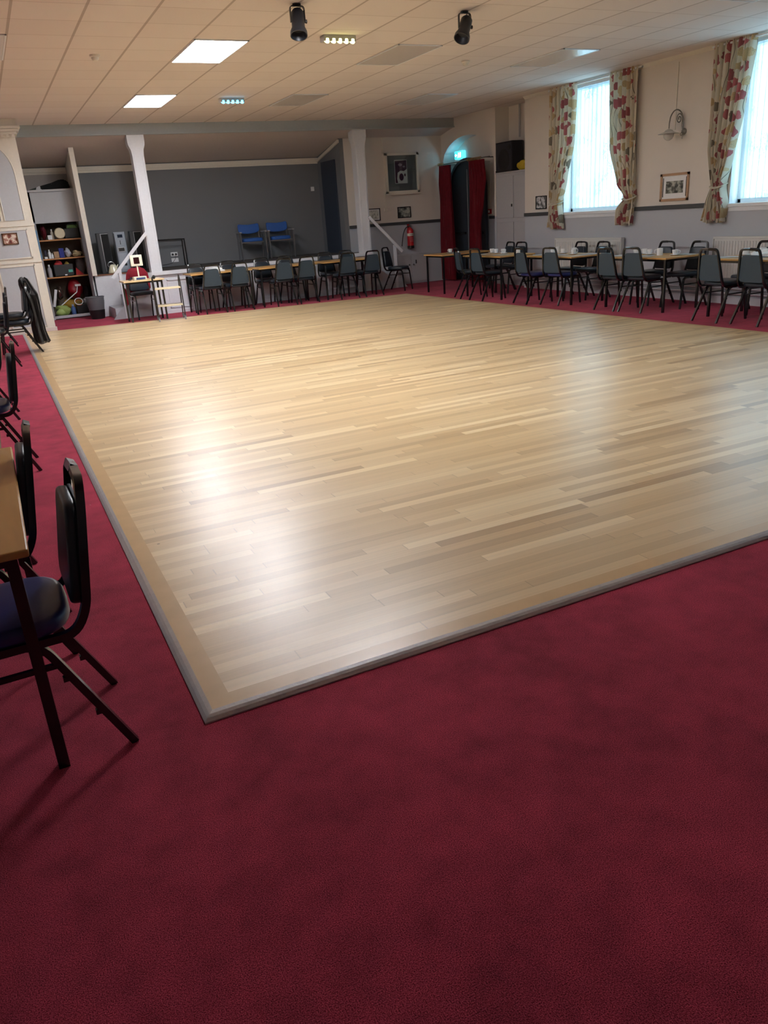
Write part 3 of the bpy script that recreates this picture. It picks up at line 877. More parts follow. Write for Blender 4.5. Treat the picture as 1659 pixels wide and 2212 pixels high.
for (x, y, z) in ((8.70, 7.12, .03), (8.74, 7.02, .05), (8.66, 6.95, .03)): blob(b, (x, y, zt+z), (.06, .09, z), int(x*100), .2, 2, zt+.001)
obj('napkin_bundle', b, PAPER, smooth=True, label='bundle of crumpled white napkins on the table at the right edge', category='napkins')
b = BM(); box(b, 3.78, 4.12, 15.34, 15.62, .736, .765, .01); box(b, 3.82, 4.08, 15.36, 15.58, .764, .80, .014); blob(b, (3.92, 15.46, .80), (.11, .08, .022), 3, .25, 2)
obj('folded_cloth', b, PAPER, label='folded white cloths on the left stage-front table', category='cloth')

# ------------------------------------------------------------------ ceiling fittings
LIT = mat('lit_led_panel', (255, 255, 255), .5, emis=(248, 250, 255), estr=19.)
UNLIT = mat('unlit_led_panel', (216, 210, 206), .28, coat=.3)
def panel(label, x0, y0, lit):
    t = thing('ceiling_light', label, 'ceiling light', (x0+.3013, y0+.597, CH), group=None if lit else 'unlit ceiling panels')
    b = BM()
    for (a, c, d, e) in ((-.300, .300, -.597, -.580), (-.300, .300, .580, .597), (-.300, -.283, -.597, .597), (.283, .300, -.597, .597)):
        box(b, a, c, d, e, -.012, -.0005)
    obj('frame', b, SILLW, t)
    b = BM(); box(b, -.283, .283, -.58, .58, -.010, -.002); obj('diffuser', b, LIT if lit else UNLIT, t)
X0 = .6654; PX = [X0+3*.6026-4*.6026, X0+3*.6026, X0+7*.6026, X0+11*.6026]
RY = [8.017+2*.5974, 8.017+8*.5974, 8.017-4*.5974, 8.017-10*.5974, 8.017-16*.5974]
for j, y in enumerate(RY):
    for i, x in enumerate(PX):
        lit = (i == 1 and j < 3)  # the overhead lit panel is added out of frame to brighten the foreground
        if i == 0 and j != 0: continue
        if j == 2 and i not in (1, 3): continue
        if j > 2 and i != 1: continue
        lb = {(1, 0): 'lit white ceiling panel, nearer and larger of the two', (1, 1): 'lit white ceiling panel, farther of the two, near the stage beam',
              (0, 0): 'unlit panel at the left edge of the ceiling', (2, 0): 'unlit grey panel between the nearer effect light and the windows', (2, 1): 'unlit grey panel right of the blue effect light',
              (3, 0): 'unlit panel reflecting window light above the far window', (3, 1): 'unlit grey panel nearest the arched door', (3, 2): 'unlit panel at the top edge of the photo, right', (1, 2): 'lit white ceiling panel overhead, added out of frame to light the foreground', (1, 3): 'unlit panel above the camera', (1, 4): 'unlit panel behind the camera'}[(i, j)]
        panel(lb, x, y, lit)
# smoke detectors
for (x, y, lb) in ((1.58, 10.1, 'small cream smoke detector left of the lit panels'), (6.36, 10.1, 'small cream smoke detector right of the grey ceiling panel')):
    t = thing('smoke_detector', lb, 'smoke detector', (x, y, CH))
    b = BM(); lathe(b, [(.055, -.001), (.055, -.018), (.048, -.024)], 24); obj('base', b, CREAM, t, smooth=True)
    b = BM(); lathe(b, [(.042, -.024), (.040, -.042), (.026, -.058), (.01, -.06)], 24); obj('sensor_head', b, CREAM, t, smooth=True)
# effect light bars
def effect(label, x, y, col):
    t = thing('effect_light', label, 'stage light', (x, y, CH))
    b = BM(); box(b, -.19, .19, -.05, .07, -.062, -.001, .006); obj('housing', b, mat('grey_plastic_housing', (168, 164, 160), .5), t, smooth=False)
    for k in range(5):
        b = BM(); xx = -.15+k*.075
        M = Matrix.Rotation(rad(58), 4, 'X')
        lathe(b, [(.014, 0), (.031, -.022), (.033, -.034), (.02, -.040)], 16, c=(xx, -.052, -.038), M=M); obj('lens', b, col, t, smooth=True)
YEL = mat('warm_led_lens', (236, 236, 170), .15, emis=(238, 240, 150), estr=2.6)
BLU = mat('blue_led_lens', (120, 220, 250), .15, emis=(70, 190, 240), estr=3.0)
effect('pale grey box with five glowing yellow lenses on the ceiling', 3.98, 8.89, YEL)
effect('pale grey box with five glowing blue lenses on the ceiling', 4.0, 13.16, BLU)
# spotlights on brackets
def spot(label, x, y, tilt, yaw):
    t = thing('spotlight', label, 'spotlight', (x, y, CH))
    b = BM(); lathe(b, [(.04, -.001), (.04, -.012)], 16)
    tube(b, fil([(-.068, 0, -.15), (-.068, 0, -.018), (.068, 0, -.018), (.068, 0, -.15)], .03, 4), .004, 4, w=.012); obj('yoke', b, BLACKM, t)
    M = Matrix.Translation((0, 0, -.14)) @ Matrix.Rotation(yaw, 4, 'Z') @ Matrix.Rotation(tilt, 4, 'X')
    b = BM(); lathe(b, [(.02, .105), (.045, .10), (.058, .08), (.060, .02), (.060, -.06), (.078, -.10), (.080, -.135), (.074, -.135), (.05, -.07), (.02, -.05)], 24, M=M)
    obj('can', b, mat('black_spot_can', (34, 36, 42), .4), t, smooth=True)
    b = BM(); lathe(b, [(.052, -.075), (.0, -.078)], 20, M=M, cap=False); obj('lamp_face', b, mat('dark_lens', (60, 62, 70), .15), t)
    b = BM(); lathe(b, [(.014, .068), (.018, .085), (.01, .088)], 10, M=Matrix.Translation((0, 0, -.14)) @ Matrix.Rotation(rad(90), 4, 'Y')); obj('knob', b, BLACKP, t)
    b = BM(); tube(b, fil([(.0, .02, -.05), (.05, .03, -.02), (.07, .06, -.004)], .02), .004, 6); obj('cable', b, BLACKP, t)
spot('black can spotlight on the ceiling, left of the two', 3.06, 7.71, rad(-22), rad(-25))
spot('black can spotlight on the ceiling, right of the two', 4.85, 7.70, rad(-34), rad(-60))

# ------------------------------------------------------------------ right wall things
def radiator(label, y0, y1, z0, z1):
    t = thing('radiator', label, 'radiator', group='radiators under the windows')
    xo = XR-.10
    b = BM(); box(b, xo, xo+.012, y0+.02, y1-.02, z0, z1-.03, .003)
    n = int((y1-y0)/.05)
    for k in range(n):
        y = y0+.05+k*(y1-y0-.1)/(n-1); box(b, xo-.008, xo, y-.011, y+.011, z0+.03, z1-.06, .003)
    box(b, xo+.05, xo+.06, y0+.02, y1-.02, z0, z1-.03)
    obj('panel', b, RADW, t)
    b = BM(); box(b, xo-.004, xo+.066, y0+.01, y1-.01, z1-.03, z1, .004); obj('top_grille', b, RADW, t)
    for y in (y0, y1-.012):
        b = BM(); box(b, xo-.004, xo+.066, y, y+.012, z0, z1, .003); obj('side_cover', b, RADW, t)
    b = BM()
    for y in (y0+.15, y1-.15): box(b, xo+.06, XR, y-.02, y+.02, z0+.1, z1-.1)
    obj('bracket', b, RADW, t)
    b = BM(); lathe(b, [(.018, 0), (.022, .03), (.02, .07), (.01, .075)], 12, c=(xo+.03, y0-.03, z0+.02)); tube(b, [(xo+.03, y0-.03, .12), (xo+.03, y0-.03, z0+.03)], .008, 8)
    tube(b, [(xo+.03, y0-.03, z0+.03), (xo+.03, y0+.01, z0+.03)], .008, 8); obj('valve', b, WHITE, t, smooth=True)
radiator('white ribbed radiator under the far window', 10.38, 12.12, .34, .93)
radiator('white ribbed radiator under the right-edge window', 6.75, 8.50, .34, .93)
for z in (.15, .22):
    b = BM(); tube(b, [(XR-.045, 5.0, z), (XR-.045, 12.9, z)], .012, 8)
    obj('heating_pipe', b, WHITE, smooth=True, label='white heating pipe along the window wall, %s of two' % ('lower' if z < .2 else 'upper'), category='pipe')
def frame(name, label, axis, at, u0, u1, z0, z1, w, fm, pm, mat_w=0., mount=None, depth=.02, extra=None):
    """picture on a wall: axis 'x' (faces -x) or 'y' (faces -y)"""
    t = thing(name, label, 'picture')
    def bx(b, a0, a1, c0, c1, d0, d1):
        if axis == 'x': box(b, at-d1, at-d0, a0, a1, c0, c1)
        else: box(b, a0, a1, at-d1, at-d0, c0, c1)
    b = BM(); bx(b, u0, u1, z1-w, z1, 0, depth); bx(b, u0, u1, z0, z0+w, 0, depth); bx(b, u0, u0+w, z0, z1, 0, depth); bx(b, u1-w, u1, z0, z1, 0, depth)
    obj('frame', b, fm, t)
    if mount:
        b = BM(); bx(b, u0+w, u1-w, z0+w, z1-w, .001, .006); obj('mount', b, mount, t)
        if extra:
            b = BM()
            for (a0, a1, c0, c1) in extra: bx(b, a0, a1, c0, c1, .006, .0072)
            obj('mount_bar', b, BLACKP, t)
    g = w+mat_w
    b = BM(); bx(b, u0+g, u1-g, z0+g, z1-g, .006, .009); obj('print', b, pm, t)
    return t
frame('framed_picture', 'oak framed print with white mount and two black bars, under the wall lamp', 'x', XR, 9.11, 9.67, 1.44, 1.83, .035, OAKF, m_picture('engraving_print', (52, 54, 50), (110, 112, 104), (176, 178, 168), 16, 2.), .075,
      mount=PAPER, extra=((9.155, 9.17, 1.50, 1.77), (9.61, 9.625, 1.50, 1.77)))
frame('framed_picture', 'small black framed photograph beside the left-hand floral curtain', 'x', XR, 12.49, 12.81, 1.44, 1.67, .016, BLACKP, m_picture('snow_scene_print', (60, 62, 62), (140, 142, 144), (214, 216, 218), 18, 5.))
frame('framed_picture', 'black framed drawing partly behind the right pillar', 'y', YF, 7.70, 8.12, 1.42, 1.68, .018, BLACKP, m_picture('pencil_drawing', (168, 170, 160), (204, 206, 198), (222, 222, 214), 22, 8.), .02, mount=PAPER)
frame('framed_picture', 'black framed street photograph above the fire extinguisher', 'y', YF, 8.56, 8.89, 1.44, 1.675, .018, BLACKP, m_picture('street_photo', (44, 48, 46), (120, 126, 120), (178, 182, 174), 9, 3.))
frame('framed_picture', 'small brown framed red picture on the panelled wall at the left', 'y', 15.243, .37, .61, 1.485, 1.67, .018, m_oak('brown_picture_frame', (112, 74, 48)), m_picture('red_landscape', (96, 44, 38), (150, 82, 66), (226, 214, 200), 12, 6.))

# wall lamp (sconce)
t = thing('wall_lamp', 'scrolled metal wall lamp with a glass globe and brim between the curtains', 'wall lamp')
MS = mat('pewter_metal', (132, 128, 120), .35, .7)
y0, z0 = 9.27, 2.38
b = BM(); lathe(b, [(.045, 0), (.045, .012), (.03, .03), (.01, .034)], 18, c=(XR, y0, z0), M=Matrix.Rotation(rad(-90), 4, 'Y')); obj('backplate', b, MS, t, smooth=True)
b = BM()
P = [(XR-.03, y0, z0+.02)]
for k in range(26):
    a = rad(-10)+k*rad(9); P.append((XR-.11-.105*cos(a)*.95*1.0+.0, y0+.02+.05*k/26, z0+.17+.14*sin(a)))
tube(b, [(XR-.03, y0, z0), (XR-.035, y0, z0+.16)]+[(XR-.035-.085*(1-cos(a)), y0+.03*a, z0+.16+.13*sin(a)) for a in [k*pi/12 for k in range(1, 12)]]+[(XR-.205, y0+.10, z0+.12), (XR-.205, y0+.10, z0+.05)], .009, 8)
S = []
for k in range(30):
    a = k*rad(20); r = .075*(1-k/36); S.append((XR-.085+r*cos(a)*.8, y0+.03, z0+.17+r*sin(a)))
tube(b, [(XR-.03, y0, z0-.01), (XR-.05, y0+.01, z0+.08)]+S, .007, 8)
tube(b, [(XR-.03, y0, z0), (XR-.04, y0, z0-.10)], .006, 6)
S2 = [(XR-.06+.025*(1-k/22)*cos(k*.4), y0, z0-.04+.025*(1-k/22)*sin(k*.4)) for k in range(18)]
tube(b, S2, .005, 6)
obj('scroll_arm', b, MS, t, smooth=True)
GLS = mat('frosted_lamp_glass', (196, 194, 188), .25, coat=.4)
b = BM(); lathe(b, [(.004, .075), (.045, .062), (.07, .03), (.074, 0), (.07, -.03), (.05, -.062), (.02, -.078), (.002, -.08)], 24, c=(XR-.205, y0+.10, z0-.03)); obj('globe', b, GLS, t, smooth=True)
b = BM(); lathe(b, [(.05, .03), (.08, .014), (.15, -.006), (.152, -.01), (.08, .006), (.05, .02)], 28, c=(XR-.205, y0+.10, z0-.01)); obj('brim', b, GLS, t, smooth=True)
b = BM(); box(b, XR-.012, XR, 9.445, 9.463, 2.42, 3.30); obj('cable_trunking', b, CREAM, label='thin cream cable trunking running down the wall to the wall lamp', category='trunking')
b = BM(); tube(b, [(10.06, 14.05, 2.8), (10.06, 14.05, CH)], .018, 8); obj('pipe', b, CUPB, smooth=True, label='vertical pipe on the wall above the black speaker', category='pipe')

# built-in cupboard with speaker on top
t = thing('wall_cupboard', 'tall grey painted cupboard built into the recess, under the black speaker', 'cupboard')
yc0, yc1 = 13.18, 14.43; ym = (yc0+yc1)/2
b = BM(); box(b, XA, 10.075, yc0, yc1, 0, 2.15); box(b, XA-.03, 10.075, yc0, yc1, 2.15, 2.175, .004); box(b, XA-.006, XA, yc0, yc1, 1.24, 1.30); obj('body', b, CUPB, t)
for (a, c, z0_, z1_) in ((yc0+.03, ym-.008, 1.31, 2.09), (ym+.008, yc1-.05, 1.31, 2.09), (yc0+.03, ym-.008, .10, 1.23), (ym+.008, yc1-.05, .10, 1.23)):
    b = BM(); box(b, XA-.020, XA-.001, a, c, z0_, z1_, .004); d = obj('door', b, CUPB, t)
    if a > ym:
        zz = 1.52 if z0_ > 1 else .72
        b = BM(); box(b, XA-.045, XA-.018, a+.03, a+.042, zz, zz+.05, .003); obj('handle', b, BLACKP, d)
t = thing('loudspeaker', 'black loudspeaker standing on the grey wall cupboard', 'loudspeaker', (9.93, 14.13, 2.176), 0)
b = BM(); prism(b, [(-.19, .285), (-.19, -.285), (.05, -.285), (.14, -.20), (.14, .20), (.05, .285)], 0, .55, 'z'); obj('cabinet', b, mat('speaker_carpet', (24, 26, 32), .8, bump=.4, bscale=200), t)
b = BM(); box(b, -.202, -.188, -.265, .265, .03, .52, .004); g = obj('grille', b, mat('speaker_grille', (40, 42, 50), .55, bump=.6, bscale=300), t)
b = BM(); lathe(b, [(.19, 0), (.20, .004), (.17, .008), (.15, .004)], 28, c=(-.203, 0, .22), M=Matrix.Rotation(rad(-90), 4, 'Y')); lathe(b, [(.05, 0), (.05, .006), (.02, .008)], 16, c=(-.203, -.20, .44), M=Matrix.Rotation(rad(-90), 4, 'Y')); obj('driver', b, BLACKP, t, smooth=True)
b = BM(); box(b, -.21, -.187, -.28, .28, 0.005, .035, .003); obj('bottom_rail', b, BLACKP, t)
b = BM(); blob(b, (9.90, 13.56, 2.24), (.15, .24, .12), 4, .12, 3, 2.176); obj('yellow_bag', b, mat('yellow_cloth', (188, 160, 40), .7), smooth=True, label='yellow cloth bag on the cupboard right of the speaker', category='bag')
# arched double door
d = thing('door_1', 'dark double door with an arched top between the red curtains', 'door', kind='structure')
dy0, dy1 = 15.18, 16.56
for s, (a, c) in enumerate(((dy0, (dy0+dy1)/2-.004), ((dy0+dy1)/2+.004, dy1))):
    poly = [(a, .0), (c, .0)]
    for k in range(9):
        y = c+(a-c)*k/8; poly.append((y, 2.02+.50*math.sqrt(max(0, 1-((y-(dy0+dy1)/2)/(.5*(dy1-dy0)))**2))))
    b = BM(); prism(b, poly, XA+.22, XA+.27, 'x'); lf = obj('door_leaf', b, SLATE, d)
    b = BM(); box(b, XA+.195, XA+.22, a+.1, c-.1, 1.00, 1.05, .004); obj('push_bar', b, BLACKM, lf)
b = BM(); tube(b, [(XA+.212, (dy0+dy1)/2+.01, .1), (XA+.212, (dy0+dy1)/2+.01, 2.35)], .009, 6); obj('centre_strip', b, mat('pale_strip', (150, 156, 160), .4), d)
b = BM(); pts = [(XA+.21, dy0-.02, 0)]+[(XA+.21, dy0-.02+(dy1-dy0+.04)*k/16, 2.02+.53*math.sqrt(max(0, 1-(2*k/16-1)**2))) for k in range(17)]+[(XA+.21, dy1+.02, 0)]
tube(b, pts, .03, 4, w=.03); obj('door_frame', b, SLATE, d)
# exit sign
t = thing('exit_sign', 'glowing blue-green exit sign box above the arched door', 'exit sign')
b = BM(); box(b, XA+.20, XA+.297, 16.04, 16.36, 2.575, 2.745, .012); obj('housing', b, mat('exit_housing', (150, 214, 226), .3, emis=(80, 200, 230), estr=.6), t)
b = BM(); box(b, XA+.192, XA+.20, 16.055, 16.345, 2.59, 2.73, .003); obj('face', b, mat('exit_face', (60, 190, 215), .3, emis=(30, 178, 222), estr=2.), t)
b = BM()
box(b, XA+.188, XA+.192, 16.08, 16.13, 2.61, 2.71); prism(b, [(16.33, 2.66), (16.29, 2.69), (16.29, 2.67), (16.24, 2.67), (16.24, 2.65), (16.29, 2.65), (16.29, 2.63)], XA+.188, XA+.192, 'x')
blob(b, (XA+.19, 16.185, 2.705), (.003, .009, .009), 1, 0, 2)
tube(b, [(XA+.19, 16.185, 2.695), (XA+.19, 16.18, 2.66), (XA+.19, 16.20, 2.63), (XA+.19, 16.215, 2.61)], .006, 6); tube(b, [(XA+.19, 16.18, 2.66), (XA+.19, 16.155, 2.64), (XA+.19, 16.16, 2.61)], .005, 6)
tube(b, [(XA+.19, 16.20, 2.675), (XA+.19, 16.17, 2.685), (XA+.19, 16.15, 2.67)], .005, 6)
obj('pictogram', b, mat('exit_white', (230, 250, 255), .4, emis=(210, 248, 255), estr=3.), t, label='white running figure, arrow and doorway')
# rod, fringe and red curtains
t = thing('curtain_rod', 'thin rod with gold trimming above the red curtains', 'curtain rod')
b = BM(); tube(b, [(9.64, 16.56, 2.49), (9.64, 14.50, 2.50)], .011, 8); obj('rod', b, MS, t, smooth=True)
GOLD = mat('gold_trim', (176, 136, 72), .45, .3)
for k in range(16):
    y = 15.30-k*.048 if k < 11 else 16.55-(k-11)*.05
    b = BM(); pts = [(9.64+.02*cos(a), y+.004*a, 2.50+.024*sin(a)) for a in [i*pi/5 for i in range(10)]]
    tube(b, pts, .006, 6, closed=True); obj('ring', b, GOLD, t, smooth=True)
b = BM(); box(b, 9.64, XA+.30, 14.60, 14.62, 2.485, 2.505); box(b, 9.64, XA+.30, 16.50, 16.52, 2.48, 2.50); obj('bracket', b, MS, t)
def velvet(label, f0, f1, ztop, zbot, seed):
    b = BM(); NU, NV = 64, 50; V = []
    for j in range(NV+1):
        z = ztop+(zbot-ztop)*j/NV; ya, yb = f0(z), f1(z); row = []
        for i in range(NU+1):
            u = i/NU; d = sin(2*pi*5*u+seed+.6*sin(z*1.5+u*4)); am = .035+.012*sin(z*2+seed)
            row.append(b.verts.new((9.65-am*d-.012*sin(2*pi*11*u+z*2), ya+(yb-ya)*u+.008*cos(2*pi*5*u), z)))
        V.append(row)
    for j in range(NV):
        for i in range(NU): b.faces.new((V[j][i], V[j][i+1], V[j+1][i+1], V[j+1][i]))
    bmesh.ops.solidify(b, geom=b.faces[:], thickness=.004)
    return obj('velvet_curtain', b, VELVET, smooth=True, label=label, category='curtain', group='red velvet curtains at the arched door')
velvet('red velvet curtain on the left of the arched door, bulging near its top', curve([(.02, 16.50), (1.7, 16.52), (2.08, 16.57), (2.45, 16.50)]), curve([(.02, 15.98), (1., 16.0), (2.45, 16.07)]), 2.47, .03, 1.)
velvet('red velvet curtain on the right of the arched door', curve([(.02, 15.34), (2.45, 15.26)]), curve([(.02, 14.84), (1.2, 14.86), (1.7, 14.72), (2.1, 14.64), (2.45, 14.70)]), 2.47, .03, 2.4)
t = thing('fire_call_point', 'small red fire call point right of the red curtain', 'call point')
b = BM(); box(b, XA+.265, XA+.30, 15.06, 15.16, 1.40, 1.50, .004); obj('housing', b, REDE, t)
b = BM(); box(b, XA+.262, XA+.266, 15.085, 15.145, 1.425, 1.475, .001); obj('glass', b, PAPER, t)
b = BM(); box(b, XA+.288, XA+.30, 15.10, 15.115, 1.50, 2.45); obj('conduit', b, CREAM, t)

# ------------------------------------------------------------------ far wall things
t = thing('display_case', 'glazed square display case with a purple poster on the far wall', 'display case')
fx0, fx1, fz0, fz1 = 8.30, 9.12, 1.96, 2.78
b = BM()
for (a, c, z0_, z1_) in ((fx0, fx1, fz1-.05, fz1), (fx0, fx1, fz0, fz0+.05), (fx0, fx0+.05, fz0, fz1), (fx1-.05, fx1, fz0, fz1)): box(b, a, c, YF-.06, YF, z0_, z1_, .003)
box(b, fx0-.03, fx1+.03, YF-.075, YF, fz0-.03, fz0)
obj('case_frame', b, CREAM, t)
b = BM(); box(b, fx0+.05, fx1-.05, YF-.01, YF-.002, fz0+.05, fz1-.05); obj('backing', b, mat('grey_backing_felt', (118, 124, 128), .8), t)
b = BM(); box(b, fx0+.24, fx0+.55, YF-.014, YF-.010, fz0+.20, fz1-.14); pz = obj('poster', b, PAPER, t, label='poster with purple swirl and white lower half')
PUR = mat('purple_ink', (84, 52, 78), .6)
b = BM()
prism(b, [(fx0+.25, fz1-.16), (fx0+.54, fz1-.15), (fx0+.54, fz1-.33), (fx0+.47, fz1-.37), (fx0+.38, fz1-.36), (fx0+.31, fz1-.40), (fx0+.29, fz1-.52), (fx0+.31, fz0+.21), (fx0+.25, fz0+.21)], YF-.0155, YF-.014, 'y')
for (cx, cz, rx, rz_) in ((fx0+.40, fz0+.33, .055, .075), (fx0+.49, fz0+.37, .02, .03)):
    prism(b, [(cx+rx*cos(k*pi/8), cz+rz_*sin(k*pi/8)) for k in range(16)], YF-.0155, YF-.014, 'y')
obj('purple_shape', b, PUR, pz)
b = BM()
for (cx, cz, rx, rz_) in ((fx0+.38, fz1-.24, .05, .03), (fx0+.47, fz1-.28, .03, .02)):
    prism(b, [(cx+rx*cos(k*pi/8), cz+rz_*sin(k*pi/8)) for k in range(16)], YF-.017, YF-.0155, 'y')
obj('lilac_shape', b, mat('lilac_ink', (176, 156, 176), .6), pz)
mg = bpy.data.materials.new('case_glass'); tt = NT(mg)
lw = tt.n('ShaderNodeLayerWeight', ins={'Blend': .25}).outputs['Fresnel']
mx = tt.n('ShaderNodeMixShader', ins={0: tt.math('MULTIPLY_ADD', lw, .8, .04), 1: tt.n('ShaderNodeBsdfTransparent', ins={'Color': (.93, .97, .98, 1)}).outputs[0], 2: tt.n('ShaderNodeBsdfGlossy', ins={'Roughness': .03}).outputs[0]})
tt.out(mx.outputs[0])
b = BM(); box(b, fx0+.05, fx1-.05, YF-.045, YF-.041, fz0+.05, fz1-.05); obj('glass', b, mg, t)
t = thing('cable_trunking', 'white cable trunking with a socket box below the display case', 'trunking')
b = BM(); box(b, 8.25, 8.275, YF-.015, YF, 1.66, 1.95); box(b, 8.25, 8.275, YF-.015, YF, 2.79, 3.08); obj('trunk', b, CREAM, t)
b = BM(); box(b, 8.22, 8.31, YF-.03, YF, 1.60, 1.67, .003); obj('socket_box', b, CREAM, t)
# fire extinguisher
t = thing('fire_extinguisher', 'red fire extinguisher with black hose hung on the far wall', 'fire extinguisher', (8.80, YF-.10, .78))
b = BM(); lathe(b, [(.070, .04), (.074, .07), (.074, .37), (.066, .41), (.035, .44), (.02, .45), (.02, .462)], 24); obj('cylinder', b, REDE, t, smooth=True)
b = BM(); lathe(b, [(.060, .0), (.078, .004), (.080, .055), (.074, .06)], 24); obj('base', b, BLACKP, t, smooth=True)
b = BM(); lathe(b, [(.0748, .27), (.0755, .272), (.0755, .325), (.0748, .327)], 24, cap=False); 
lb_ = obj('label_band', b, mat('label_cream', (226, 220, 200), .5), t, smooth=True)
b = BM()
for k in range(3):
    for i in range(5):
        a = rad(-125+i*14); r = .0762; box(b, r*cos(a)-.004, r*cos(a)+.004, r*sin(a)-.001, r*sin(a)+.001, .285+k*.0, .312)
obj('label_print', b, REDE, lb_)
b = BM()
for k in range(5):
    for i in range(6-k % 2):
        a = rad(-122+i*11); r = .0748; box(b, r*cos(a)-.004, r*cos(a)+.004, r*sin(a)-.0008, r*sin(a)+.0008, .15+k*.022, .158+k*.022)
obj('instruction_print', b, mat('label_pale', (220, 150, 150), .5), t)
b = BM(); box(b, -.012, .012, -.012, .012, .455, .50, .002); box(b, -.075, .045, -.010, .010, .495, .503, .002); box(b, -.05, .06, -.009, .009, .475, .482, .002); obj('valve_head', b, MS, t)
b = BM(); tube(b, fil([(-.02, 0, .47), (-.10, -.0, .46), (-.17, 0, .35), (-.205, 0, .20), (-.225, 0, .06)], .08, 5), [.009]*0 or .010, 8); obj('hose', b, BLACKP, t, smooth=True)
b = BM(); box(b, -.02, .02, .06, .10, .42, .52); obj('wall_bracket', b, REDE, t)
# low cupboard doors in the far wall
t = thing('low_cupboard', 'low grey cupboard with two knobbed doors under the fire extinguisher', 'cupboard')
b = BM(); box(b, 8.36, 9.30, YF-.02, YF-.001, .02, .66); box(b, 9.0, 9.70, YF-.024, YF-.019, .605, .64); obj('body', b, CUPB, t)
for (a, c, kx) in ((8.40, 8.82, 8.77), (8.835, 9.26, 8.88)):
    b = BM(); box(b, a, c, YF-.034, YF-.021, .05, .63, .003); dd = obj('door', b, CUPB, t)
    b = BM(); lathe(b, [(.012, 0), (.022, .012), (.018, .024)], 12, c=(kx, YF-.034, .42), M=Matrix.Rotation(rad(90), 4, 'X')); obj('knob', b, MS, dd, smooth=True)
b = BM(); box(b, 8.94, 8.955, YF-.055, YF-.034, .44, .52, M=None); obj('latch', b, BLACKP, t)

# ------------------------------------------------------------------ stage things
BLUEV = mat('blue_armchair_cloth', (32, 84, 158), .6, var=.15, scale=30)
def armchair(label, loc, rz):
    t = thing('armchair', label, 'armchair', loc, rz, 'blue armchairs on the stage')   # faces local -Y
    b = BM(); pad(b, sup(.225, .215, 5, 28), .07, .02, z0=.38); obj('seat', b, BLUEV, t, smooth=True)
    b = BM(); M = Matrix.Translation((0, .235, .63)) @ Matrix.Rotation(rad(-10), 4, 'X') @ Matrix.Rotation(rad(90), 4, 'X')
    pad(b, [(x, y+.012*(x/.23)**2*3) for x, y in sup(.235, .095, 6, 32)], .035, .012, M=M); obj('backrest', b, BLUEV, t, smooth=True)
    b = BM()
    for s in (-1, 1): tube(b, [(s*.215, .20, .36), (s*.215, .27, .74)], .011, 4)
    tube(b, [(-.25, -.2, .37), (.25, -.2, .37)], .012, 4); tube(b, [(-.25, .2, .37), (.25, .2, .37)], .012, 4); obj('back_frame', b, GREYM, t)
    for s in (-1, 1):
        b = BM(); box(b, s*.27-.028, s*.27+.028, -.25, .20, .565, .59, .006); obj('armrest', b, mat('grey_armrest', (140, 140, 142), .5), t)
        for y in (-.22, .20):
            b = BM(); tube(b, [(s*.27, y, 0), (s*.27, y*.98, .567)], .012, 4, w=.012); obj('leg', b, GREYM, t)
    return t
armchair('blue armchair on the stage, left of the two', (5.36, 17.42, .801), rad(-6))
armchair('blue armchair on the stage, right of the two', (6.02, 17.46, .801), rad(-8))
# tower speakers / heater
def tower(name, label, cat, x, y, w, d, h, body, parts):
    t = thing(name, label, cat, (x, y, .801))
    b = BM(); box(b, -w/2, w/2, -d/2, d/2, 0.0, h, .008); obj('cabinet', b, body, t)
    for (nm, a, c, z0_, z1_, dep, m_, lb) in parts:
        b = BM(); box(b, a, c, -d/2-dep, -d/2+.001, z0_, z1_, .003); obj(nm, b, m_, t, label=lb)
    return t
DGREY = mat('dark_grey_plastic', (54, 56, 60), .4); SILV = mat('silver_plastic', (150, 160, 172), .35, .2); BGRL = mat('black_grille_cloth', (20, 20, 22), .8)
for (x, lb) in ((2.25, 'black tower speaker on the stage beside the partition, behind the kettle'), (2.90, 'black tower speaker on the stage behind the left handrail')):
    tower('tower_speaker', lb, 'speaker', x, 17.42, .235, .16, .77, DGREY, [
        ('grille', -.03, .105, .04, .74, .012, BGRL, None), ('silver_edge', -.045, -.030, .03, .76, .014, STEEL, 'narrow silver edge strip'), ('top_cap', -.04, .108, .745, .757, .015, STEEL, None), ('foot_plate', -.12, .12, 0, .015, .03, BLACKP, None)])
tower('heater_tower', 'silver grey tower appliance between the two black speakers on the stage', 'appliance', 2.56, 17.30, .22, .15, .77, SILV, [
    ('display', -.04, .06, .66, .72, .006, mat('dark_display', (34, 44, 60), .2), None), ('slot', -.006, .006, .53, .61, .004, BLACKP, None), ('vent_frame', -.075, .075, .39, .48, .010, STEEL, None), ('vent', -.055, .055, .405, .465, .014, BLACKP, None), ('lower_panel', -.075, .075, .05, .36, .006, mat('pale_silver', (164, 172, 184), .4), None), ('side_strip', -.112, -.095, .02, .75, .006, DGREY, None), ('round_port', .01, .06, .12, .17, .010, BLACKP, None)])
